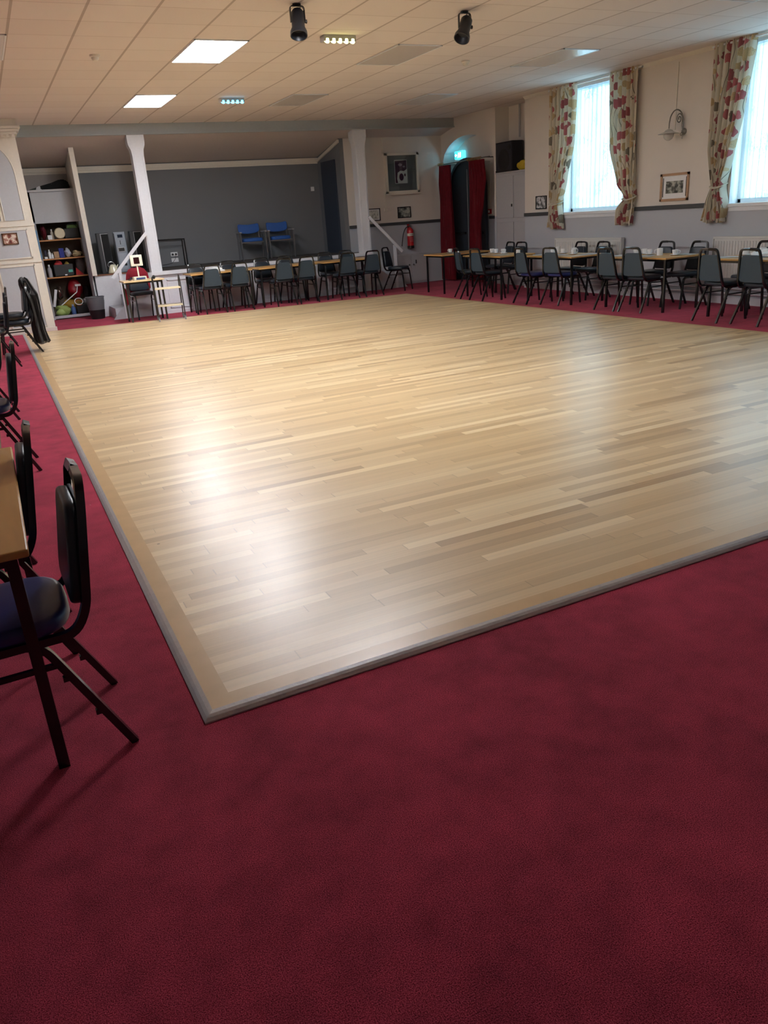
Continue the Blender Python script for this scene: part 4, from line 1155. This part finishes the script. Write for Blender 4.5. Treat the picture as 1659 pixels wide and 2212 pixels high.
# kettle
t = thing('kettle', 'cream pyramid kettle on the stage edge by the left handrail', 'kettle', (2.30, 16.98, .81))
KC = mat('cream_enamel', (226, 222, 196), .2, coat=.5)
b = BM(); lathe(b, [(.098, 0), (.105, .01), (.10, .03), (.075, .11), (.055, .15), (.05, .155), (.02, .165)], 24); obj('body', b, KC, t, smooth=True)
b = BM(); lathe(b, [(.012, .163), (.014, .18), (.004, .186)], 10); obj('lid_knob', b, BLACKP, t, smooth=True)
b = BM(); tube(b, fil([(-.065, 0, .11), (-.10, 0, .15), (-.07, 0, .21), (.0, 0, .215), (.06, 0, .14)], .03, 5), .008, 8); obj('handle', b, STEEL, t, smooth=True)
b = BM(); tube(b, [(.06, 0, .09), (.085, 0, .13), (.10, 0, .155)], [.018, .012, .008], 8); obj('spout', b, KC, t, smooth=True)
# bare tubular frame
t = thing('tube_frame', 'bare black metal frame standing on the stage around the wall sockets', 'frame')
b = BM(); tube(b, [(3.36, 17.6, .80), (3.36, 17.6, 1.355), (3.93, 17.6, 1.345), (3.93, 17.6, .80)], .012, 4, w=.012); obj('front_loop', b, BLACKM, t)
b = BM(); tube(b, [(3.36, 17.84, .80), (3.36, 17.84, 1.355), (3.93, 17.84, 1.345), (3.93, 17.84, .80)], .012, 4, w=.012); obj('rear_loop', b, BLACKM, t)
b = BM(); tube(b, [(3.36, 17.6, 1.35), (3.36, 17.84, 1.35)], .011, 4); tube(b, [(3.93, 17.6, 1.34), (3.93, 17.84, 1.34)], .011, 4); obj('side_rail', b, BLACKM, t)
t = thing('wall_socket', 'white double wall socket with two black plugs behind the black frame', 'socket')
b = BM(); box(b, 3.66, 3.81, YS-.012, YS, 1.0, 1.085, .003); obj('plate', b, PAPER, t)
for x in (3.70, 3.77):
    b = BM(); lathe(b, [(.022, 0), (.020, .03), (.01, .035)], 12, c=(x, YS-.012, 1.04), M=Matrix.Rotation(rad(90), 4, 'X')); obj('plug', b, BLACKP, t)
b = BM(); tube(b, fil([(3.76, YS-.04, 1.03), (3.74, YS-.03, .94), (3.66, YS-.02, .86), (3.45, YS-.02, .84)], .05), .004, 6); obj('cable', b, BLACKP, t, smooth=True)
b = BM(); box(b, 3.66, 3.81, YS-.012, YS, .88, .965, .003); obj('wall_socket', b, PAPER, label='white blank plate below the double wall socket', category='socket')
b = BM(); box(b, 7.04, 7.12, YS-.015, YS, 2.15, 2.24, .003); obj('light_switch', b, PAPER, label='small white switch box on the grey stage wall near the navy door', category='switch')

# scale on the small table
t = thing('weighing_scale', 'white counter scale with a display head on a pole, on the small table', 'scale', (2.47, 15.12, .736))
SW = mat('scale_white', (232, 228, 210), .35)
b = BM(); prism(b, [(-.10, 0), (.10, 0), (.10, .03), (.06, .055), (-.10, .055)], -.11, .11, 'x'); obj('base', b, SW, t)
b = BM(); box(b, -.075, .085, -.116, -.112, .012, .034, M=None); box(b, -.07, .09, -.112, -.075, .036, .040); obj('keypad', b, mat('scale_blue', (44, 70, 128), .4), t)
b = BM(); box(b, -.012, .012, .03, .05, .05, .24, .003); obj('pole', b, SW, t)
b = BM(); box(b, -.105, .105, .02, .06, .235, .425, .008); hd = obj('display_head', b, SW, t)
b = BM(); box(b, -.05, .05, .012, .021, .275, .385, .002); obj('screen', b, mat('dark_red_screen', (44, 10, 16), .2), hd)
b = BM(); tube(b, fil([(2.26, 15.05, .742), (2.30, 15.04, .742), (2.31, 15.07, .742)], .01), .006, 8); obj('spectacle_case', b, MS, label='small dark item lying left of the scale on the small table', category='small item')
# red coat over the chair
def drape(name, label, cat, m_, prof, loc, rz=0, amp=.02, seed=0, nf=9):
    """prof: (z, cx, cy, rx, ry)"""
    b = BM(); rings = []; n = 56; rnd = random.Random(seed); ph = rnd.uniform(0, 6)
    # resample
    P = []
    for a, c in zip(prof[:-1], prof[1:]):
        for k in range(6):
            t_ = k/6; P.append(tuple(a[i]+(c[i]-a[i])*t_ for i in range(5)))
    P.append(prof[-1])
    for j, (z, cx, cy, rx, ry) in enumerate(P):
        ring = []
        for k in range(n):
            a = 2*pi*k/n; f = 1+amp*sin(nf*a+ph+z*3)*(1+.6*sin(2*a+ph))+amp*.7*sin(15*a+z*6)
            c_, s_ = cos(a), sin(a)
            x = cx+rx*f*math.copysign(abs(c_)**.75, c_); y = cy+ry*f*math.copysign(abs(s_)**.75, s_)
            ring.append((x, y, z+.012*sin(3*a+ph+z*5)))
        rings.append(ring)
    loft(b, rings)
    return obj(name, b, m_, smooth=True, label=label, category=cat, loc=loc, rz=rz)
REDC = mat('red_coat_cloth', (140, 18, 40), .8, bump=.3, bscale=50)
drape('red_coat', 'dark red coat hung over the chair behind the small table', 'coat', REDC,
      [(.40, .0, .10, .18, .02), (.45, 0, .09, .225, .035), (.55, .0, .05, .225, .05), (.70, 0, .02, .215, .06), (.80, 0, .0, .20, .06), (.88, 0, 0, .15, .055), (.915, 0, 0, .07, .03)], (2.56, 15.91, 0), rad(3), .05, 2)
t = thing('red_scarf', 'dark red cloth hanging from the corner of the small table', 'cloth')
b = BM(); blob(b, (2.215, 15.36, .42), (.03, .03, .14), 3, .25, 3); obj('cloth', b, REDC, t, smooth=True)
# black coat over stacked chairs
drape('black_coat', 'long black hooded coat draped over the stacked chairs at the left', 'coat', BLACKC,
      [(.13, .075, -.02, .07, .14), (.16, .065, -.02, .10, .22), (.32, .05, 0, .085, .235), (.55, .055, .0, .075, .23), (.74, .05, .02, .085, .26), (.82, .04, .02, .095, .25), (.88, .02, .03, .085, .17), (.96, .0, .04, .075, .12), (1.02, -.01, .04, .06, .09), (1.045, -.015, .04, .03, .04)], (.46, 12.58, 0), 0, .10, 5)
# tea trolley
t = thing('tea_trolley', 'two-shelf tea trolley with bent tube frame on castors beside the small table', 'trolley', (2.84, 14.66, 0), rad(-6))
for s in (-1, 1):
    b = BM(); x = s*.23
    tube(b, fil([(x-.0, -.17, .09), (x-.0, -.13, .70), (x, .0, .80), (x, .10, .70), (x, .17, .09)], [0, .06, .12, .06, 0], 6), .011, 8); obj('side_frame', b, mat('dark_steel_tube', (70, 66, 64), .35, .5), t, smooth=True)
for z in (.27, .565):
    b = BM(); box(b, -.225, .225, -.15, .15, z, z+.022, .004); obj('shelf', b, mat('cream_laminate', (228, 214, 178), .35), t)
for sx in (-1, 1):
    for sy in (-1, 1):
        b = BM(); lathe(b, [(.034, -.010), (.038, -.006), (.038, .006), (.034, .010)], 20, c=(sx*.23, sy*.17, .038), M=Matrix.Rotation(rad(90), 4, 'Y'))
        c_ = obj('castor', b, mat('grey_castor', (140, 142, 144), .5), t, smooth=True)
        b = BM(); box(b, sx*.23-.016, sx*.23+.016, sy*.17-.02, sy*.17+.012, .06, .095, .004); obj('fork', b, GREYM, c_)
b = BM(); blob(b, (2.62, 14.55, .79), (.03, .05, .03), 9, .2, 2); obj('dark_cloth', b, BLACKC, smooth=True, label='small dark cloth hooked on the trolley handle', category='cloth')

# ------------------------------------------------------------------ storage cupboard at the left
t = thing('storage_cupboard', 'open built-in storage cupboard full of boxes and bags left of the stage', 'cupboard')
x0, x1, yf, yb_ = 1.06, 1.845, 17.3, 17.85
b = BM()
box(b, .92, 1.86, yf, yf+.03, 1.83, 2.40); box(b, .62, x0, yf, yf+.03, 0, 2.40)
box(b, x1, 1.90, yf, yf+.03, 0, 1.84)
box(b, .90, 1.86, yf-.04, yf+.06, 2.38, 2.42, .004); box(b, .9, 1.9, yf-.012, yf, 1.82, 1.85)
box(b, x0, x1, yf-.01, yf+.03, .02, .07)
obj('carcass_front', b, PANELG, t)
b = BM(); box(b, .62, 1.9, yf+.031, yb_, 2.38, 2.41); box(b, .98, 1.0, yf+.03, yb_, 0, 2.38); box(b, 1.895, 1.915, yf+.03, yb_, 0, .79); box(b, .98, 1.9, yb_-.01, yb_, 0, 2.38); box(b, 1.0, 1.9, yf+.03, yb_, .0, .06); obj('carcass_inside', b, DARKIN, t)
for z in (1.515, 1.165, .815):
    b = BM(); box(b, 1.0, 1.86, yf+.04, yb_-.01, z-.024, z); obj('shelf', b, PINE, t)
BLUESHEEN = mat('pale_blue_sheen', (130, 184, 224), .4)
MD = Matrix.Translation((1.045, 17.285, 0)) @ Matrix.Rotation(rad(-17), 4, 'Z')
b = BM(); box(b, -.0125, .0125, -.56, 0, .06, 1.82, .003, M=MD); dd = obj('door', b, PANELG, t)
b = BM(); box(b, .013, .017, -.50, -.03, 1.18, 1.70, M=MD); obj('poster', b, BLUESHEEN, dd, label='pale blue reflection painted on the door')  # no real poster: a thin panel painting in a bluish reflection
b = BM(); box(b, 1.842, 1.866, 16.80, 17.28, .06, 1.82, .003); obj('door', b, PANELG, t)
def cbox(name, label, cat, xa, xb, za, zb, m_, y=17.40, d=.28, bev=.006):
    b = BM(); box(b, xa, xb, y, y+d, za+.001, zb, bev); return obj(name, b, m_, label=label, category=cat)
def cblob(name, label, cat, xa, xb, za, zb, m_, y=17.55, d=.15, amp=.2, seed=1):
    b = BM(); blob(b, ((xa+xb)/2, y, (za+zb)/2), ((xb-xa)/2, d, (zb-za)/2), seed, amp, 3, za+.001); return obj(name, b, m_, smooth=True, label=label, category=cat)
def bottle(label, x, z, h, r, m_, cap, y=17.44):
    t = thing('bottle', label, 'bottle', (x, y, z+.001))
    b = BM(); lathe(b, [(r, 0), (r, h*.65), (r*.45, h*.8), (r*.4, h*.86)], 16); obj('body', b, m_, t, smooth=True)
    b = BM(); lathe(b, [(r*.45, h*.86), (r*.45, h), (r*.2, h)], 12); obj('cap', b, cap, t, smooth=True)
C = lambda n, c, r=.6: mat(n, c, r)
cblob('red_bag', 'dark red bag at the left of the top shelf', 'bag', 1.12, 1.23, 1.515, 1.80, C('maroon_cloth', (98, 20, 36)), amp=.1)
cbox('carton', 'small white carton on the top shelf by the red bag', 'carton', 1.235, 1.31, 1.515, 1.60, PAPER, 17.36, .08)
bottle('pale bottle behind the white carton on the top shelf', 1.33, 1.515, .19, .03, C('pale_plastic', (206, 200, 186)), PAPER, 17.50)
t = thing('plastic_tub', 'cream oval tub standing on the top shelf', 'tub')
b = BM(); lathe(b, [(.10, 0), (.103, .03), (.09, .05)], 24, c=(1.465, 17.40, 1.622), M=Matrix.Rotation(rad(90), 4, 'X')); obj('bowl', b, C('cream_plastic', (214, 202, 172), .35), t, smooth=True)
t = thing('storage_crate', 'black crate at the right of the top shelf', 'crate')
b = BM(); box(b, 1.55, 1.84, 17.42, 17.75, 1.516, 1.53); 
for (a, c, d, e) in ((1.55, 1.565, 17.42, 17.75), (1.825, 1.84, 17.42, 17.75), (1.55, 1.84, 17.42, 17.435), (1.55, 1.84, 17.735, 17.75)): box(b, a, c, d, e, 1.516, 1.70)
obj('crate_body', b, BLACKP, t)
b = BM(); tube(b, fil([(1.60, 17.40, 1.69), (1.64, 17.40, 1.78), (1.76, 17.40, 1.79), (1.82, 17.40, 1.70)], .04), .006, 6); obj('handle', b, BLACKP, t)
cbox('green_packet', 'green packet lying on the black crate of the top shelf', 'packet', 1.62, 1.83, 1.702, 1.765, C('green_packet', (96, 138, 70)), 17.44, .1)
cbox('jar', 'dark blue jar with a pale lid at the left of the second shelf', 'jar', 1.11, 1.165, 1.21, 1.33, C('navy_jar', (34, 38, 60)), 17.46, .06, .015)
cbox('carton', 'small white carton at the left front of the second shelf', 'carton', 1.10, 1.155, 1.165, 1.205, PAPER, 17.36, .1)
bottle('white squeeze bottle on the second shelf', 1.205, 1.165, .17, .027, CROCK, PAPER, 17.42)
bottle('small white bottle right of the squeeze bottle on the second shelf', 1.25, 1.165, .10, .022, CROCK, PAPER, 17.40)
cbox('cardboard_box', 'tan cardboard box on the second shelf', 'box', 1.28, 1.375, 1.165, 1.29, C('cardboard', (178, 146, 112)), 17.38, .14)
cbox('blue_box', 'bright blue box on the second shelf', 'box', 1.385, 1.475, 1.165, 1.345, C('royal_blue', (34, 50, 140)), 17.40, .16)
cblob('plastic_bag', 'crumpled white bag on the second shelf', 'bag', 1.49, 1.60, 1.165, 1.33, C('white_film', (206, 210, 222), .35), 17.46, .08)
cblob('cream_cloth', 'folded cream cloth at the right of the second shelf', 'cloth', 1.65, 1.80, 1.165, 1.28, C('cream_cloth', (214, 200, 160)), 17.46, .08, .25, 4)
bottle('grey cylinder canister at the left of the third shelf', 1.145, .815, .24, .04, C('grey_canister', (168, 168, 172)), PAPER, 17.44)
t = thing('storage_crate', 'dark grey crate with teal and white labels on the third shelf', 'crate')
b = BM(); box(b, 1.215, 1.60, 17.38, 17.72, .816, .83)
for (a, c, d, e) in ((1.215, 1.23, 17.38, 17.72), (1.585, 1.60, 17.38, 17.72), (1.215, 1.60, 17.38, 17.395), (1.215, 1.60, 17.705, 17.72)): box(b, a, c, d, e, .816, 1.04)
obj('crate_body', b, C('charcoal_crate', (44, 46, 48)), t)
b = BM(); box(b, 1.49, 1.57, 17.376, 17.38, .885, .935); obj('teal_label', b, C('teal_label', (88, 178, 160)), t, label='teal label')
b = BM(); box(b, 1.41, 1.455, 17.376, 17.38, .83, .85); obj('white_label', b, PAPER, t, label='white label')
cblob('red_cloth', 'coral red cloth poking out of the dark grey crate', 'cloth', 1.25, 1.40, .95, 1.10, C('coral_red', (204, 62, 66)), 17.5, .07, .25, 6)
cblob('yellow_packet', 'yellow packet in the dark grey crate', 'packet', 1.44, 1.54, .95, 1.08, C('dull_yellow', (170, 150, 70)), 17.5, .06, .2, 8)
b = BM(); prism(b, [(1.62, .817), (1.775, .817), (1.64, .965)], 17.38, 17.42, 'y'); obj('red_folder', b, C('bright_red', (184, 26, 34)), label='bright red triangular folder right of the dark grey crate', category='folder')
cblob('grey_bag', 'grey plastic bag at the right of the third shelf', 'bag', 1.66, 1.84, .815, 1.12, C('grey_film', (128, 122, 122), .4), 17.62, .12, .15, 5)
RB = cblob('red_bag', 'large red bag with a white handle on the cupboard floor', 'bag', 1.42, 1.70, .36, .74, C('red_nylon', (142, 14, 30), .45), 17.62, .14, .14, 9)
b = BM(); box(b, 1.56, 1.67, 17.455, 17.462, .60, .64, .003, M=None); obj('handle', b, PAPER, RB, label='white handle')
cblob('metal_jug', 'shiny brown and silver jug on the cupboard floor, left', 'jug', 1.18, 1.32, .36, .62, mat('brown_chrome', (110, 92, 84), .2, .8), 17.55, .08, .12, 3)
cblob('yellow_bag', 'mustard yellow bag lying across the cupboard floor', 'bag', 1.28, 1.74, .10, .36, C('mustard', (178, 140, 44)), 17.74, .08, .12, 2)
cblob('black_bag', 'black bag at the right side of the cupboard floor', 'bag', 1.72, 1.85, .30, .60, C('black_nylon', (24, 24, 26)), 17.62, .1, .12, 7)
b = BM(); tube(b, [(1.21, 17.40, .25), (1.57, 17.44, .49), (1.60, 17.44, .60)], .010, 8); obj('white_stick', b, CROCK, smooth=True, label='white stick leaning across the cupboard bags', category='stick')
cblob('plastic_bag', 'green and white carrier bag on the cupboard floor', 'bag', 1.11, 1.38, .06, .27, C('lime_film', (164, 190, 110), .35), 17.42, .1, .2, 11)
bottle('blue cleaning bottle on the cupboard floor', 1.435, .06, .20, .045, C('denim_blue', (62, 88, 138)), C('grey_cap', (150, 160, 180)), 17.40)
t = thing('storage_crate', 'black crate on the cupboard floor', 'crate')
b = BM(); box(b, 1.51, 1.80, 17.42, 17.74, .062, .245, .006); obj('crate_body', b, BLACKP, t)
t = thing('coiled_cable', 'coil of orange and white cable on the black crate of the cupboard floor', 'cable')
for (r, m_, z) in ((.065, C('orange_cable', (196, 110, 50)), .262), (.078, CROCK, .285)):
    b = BM(); M = Matrix.Translation((1.57, 17.44, z+.02)) @ Matrix.Rotation(rad(50), 4, 'X')
    tube(b, [M @ Vector((r*cos(k*pi/10), r*sin(k*pi/10), 0)) for k in range(20)], .009, 6, closed=True); obj('coil', b, m_, t, smooth=True)
cbox('metal_tin', 'silver appliance on the black crate of the cupboard floor', 'appliance', 1.66, 1.80, .246, .35, STEEL, 17.44, .16, .02)
b = BM(); M = Matrix.Translation((1.14, 17.42, .42)) @ Matrix.Rotation(rad(16), 4, 'Y'); box(b, -.025, .025, -.01, .01, -.18, .16, .004, M=M); obj('white_board', b, PAPER, label='white board leaning at the left of the cupboard floor', category='board')
# dark instrument bag on top of the cupboard
t = thing('instrument_bag', 'long dark bag with a white stripe lying on top of the storage cupboard', 'bag')
b = BM(); prism(b, [(1.26, 0), (1.80, 0), (1.83, .10), (1.76, .17), (1.66, .175), (1.50, .12), (1.28, .07)], 17.42, 17.60, 'y'); bmesh.ops.translate(b, verts=b.verts[:], vec=(0, 0, 2.421))
bmesh.ops.bevel(b, geom=b.edges[:], offset=.02, segments=2, affect='EDGES'); obj('bag_body', b, BLACKC, t, smooth=True)
b = BM(); prism(b, [(1.20, 0), (1.31, 0), (1.28, .075), (1.22, .05)], 17.43, 17.57, 'y'); bmesh.ops.translate(b, verts=b.verts[:], vec=(0, 0, 2.421)); obj('stripe', b, PAPER, t, label='white end stripe')
b = BM(); prism(b, [(1.05, 0), (1.20, 0), (1.22, .05), (1.10, .02)], 17.44, 17.56, 'y'); bmesh.ops.translate(b, verts=b.verts[:], vec=(0, 0, 2.421)); obj('tip', b, C('dark_green_cloth', (34, 50, 38)), t)
b = BM(); blob(b, (1.80, 17.72, 2.47), (.06, .06, .05), 3, .1, 2, 2.421); obj('red_cloth', b, C('maroon_cloth', (98, 20, 36)), smooth=True, label='dark red cloth behind the long bag on the cupboard top', category='cloth')
# waste bin
t = thing('waste_bin', 'grey ribbed waste bin in front of the storage cupboard', 'bin', (1.80, 16.62, 0))
b = BM(); pr = [(.115, 0), (.12, .01)]
for k in range(8): pr += [(.122+.006*k, .03+.04*k), (.127+.006*k, .045+.04*k)]
pr += [(.168, .36), (.172, .40), (.18, .405), (.18, .42), (.168, .42), (.16, .36), (.11, .02)]
lathe(b, pr, 28); obj('body', b, mat('grey_bin_plastic', (96, 100, 104), .5), t, smooth=True)
b = BM(); lathe(b, [(.122, .0), (.13, .004), (.152, .17), (.148, .175)], 28, cap=False); obj('liner', b, BLACKP, t, smooth=True)

# ------------------------------------------------------------------ world, camera, view
w = bpy.data.worlds.new('sky'); SC.world = w; w.use_nodes = True
nt = w.node_tree; nt.nodes.clear()
bg = nt.nodes.new('ShaderNodeBackground'); ou = nt.nodes.new('ShaderNodeOutputWorld')
tc = nt.nodes.new('ShaderNodeTexCoord'); sp = nt.nodes.new('ShaderNodeSeparateXYZ'); rp = nt.nodes.new('ShaderNodeValToRGB'); mp = nt.nodes.new('ShaderNodeMapRange')
nt.links.new(tc.outputs['Generated'], sp.inputs[0]); nt.links.new(sp.outputs[2], mp.inputs[0])
mp.inputs[1].default_value = -.4; mp.inputs[2].default_value = .8
nt.links.new(mp.outputs[0], rp.inputs[0])
rp.color_ramp.elements[0].position = 0; rp.color_ramp.elements[0].color = (.55, .70, .78, 1)
rp.color_ramp.elements[1].position = .6; rp.color_ramp.elements[1].color = (.80, .93, 1.0, 1)
nt.links.new(rp.outputs[0], bg.inputs[0]); bg.inputs[1].default_value = 4.5
nt.links.new(bg.outputs[0], ou.inputs[0])

f, p, yaw, roll = 1675.11, .365383, .434117, -.071375
fw = Vector((sin(yaw)*cos(p), cos(yaw)*cos(p), -sin(p))); r = Vector((cos(yaw), -sin(yaw), 0)); u = r.cross(fw)
r2 = r*cos(roll)+u*sin(roll); u2 = -r*sin(roll)+u*cos(roll)
cam = bpy.data.cameras.new('camera'); co = bpy.data.objects.new('camera', cam); COL.objects.link(co)
M = Matrix((r2, u2, -fw)).transposed().to_4x4(); M.translation = Vector((0, 0, 1.54)); co.matrix_world = M
cam.sensor_fit = 'VERTICAL'; cam.sensor_height = 24; cam.lens = f/2212*24; cam.clip_start = .02; cam.clip_end = 200
SC.camera = co
SC.view_settings.view_transform = 'Standard'; SC.view_settings.look = 'None'; SC.view_settings.gamma = 1
SC.view_settings.exposure = 1.72
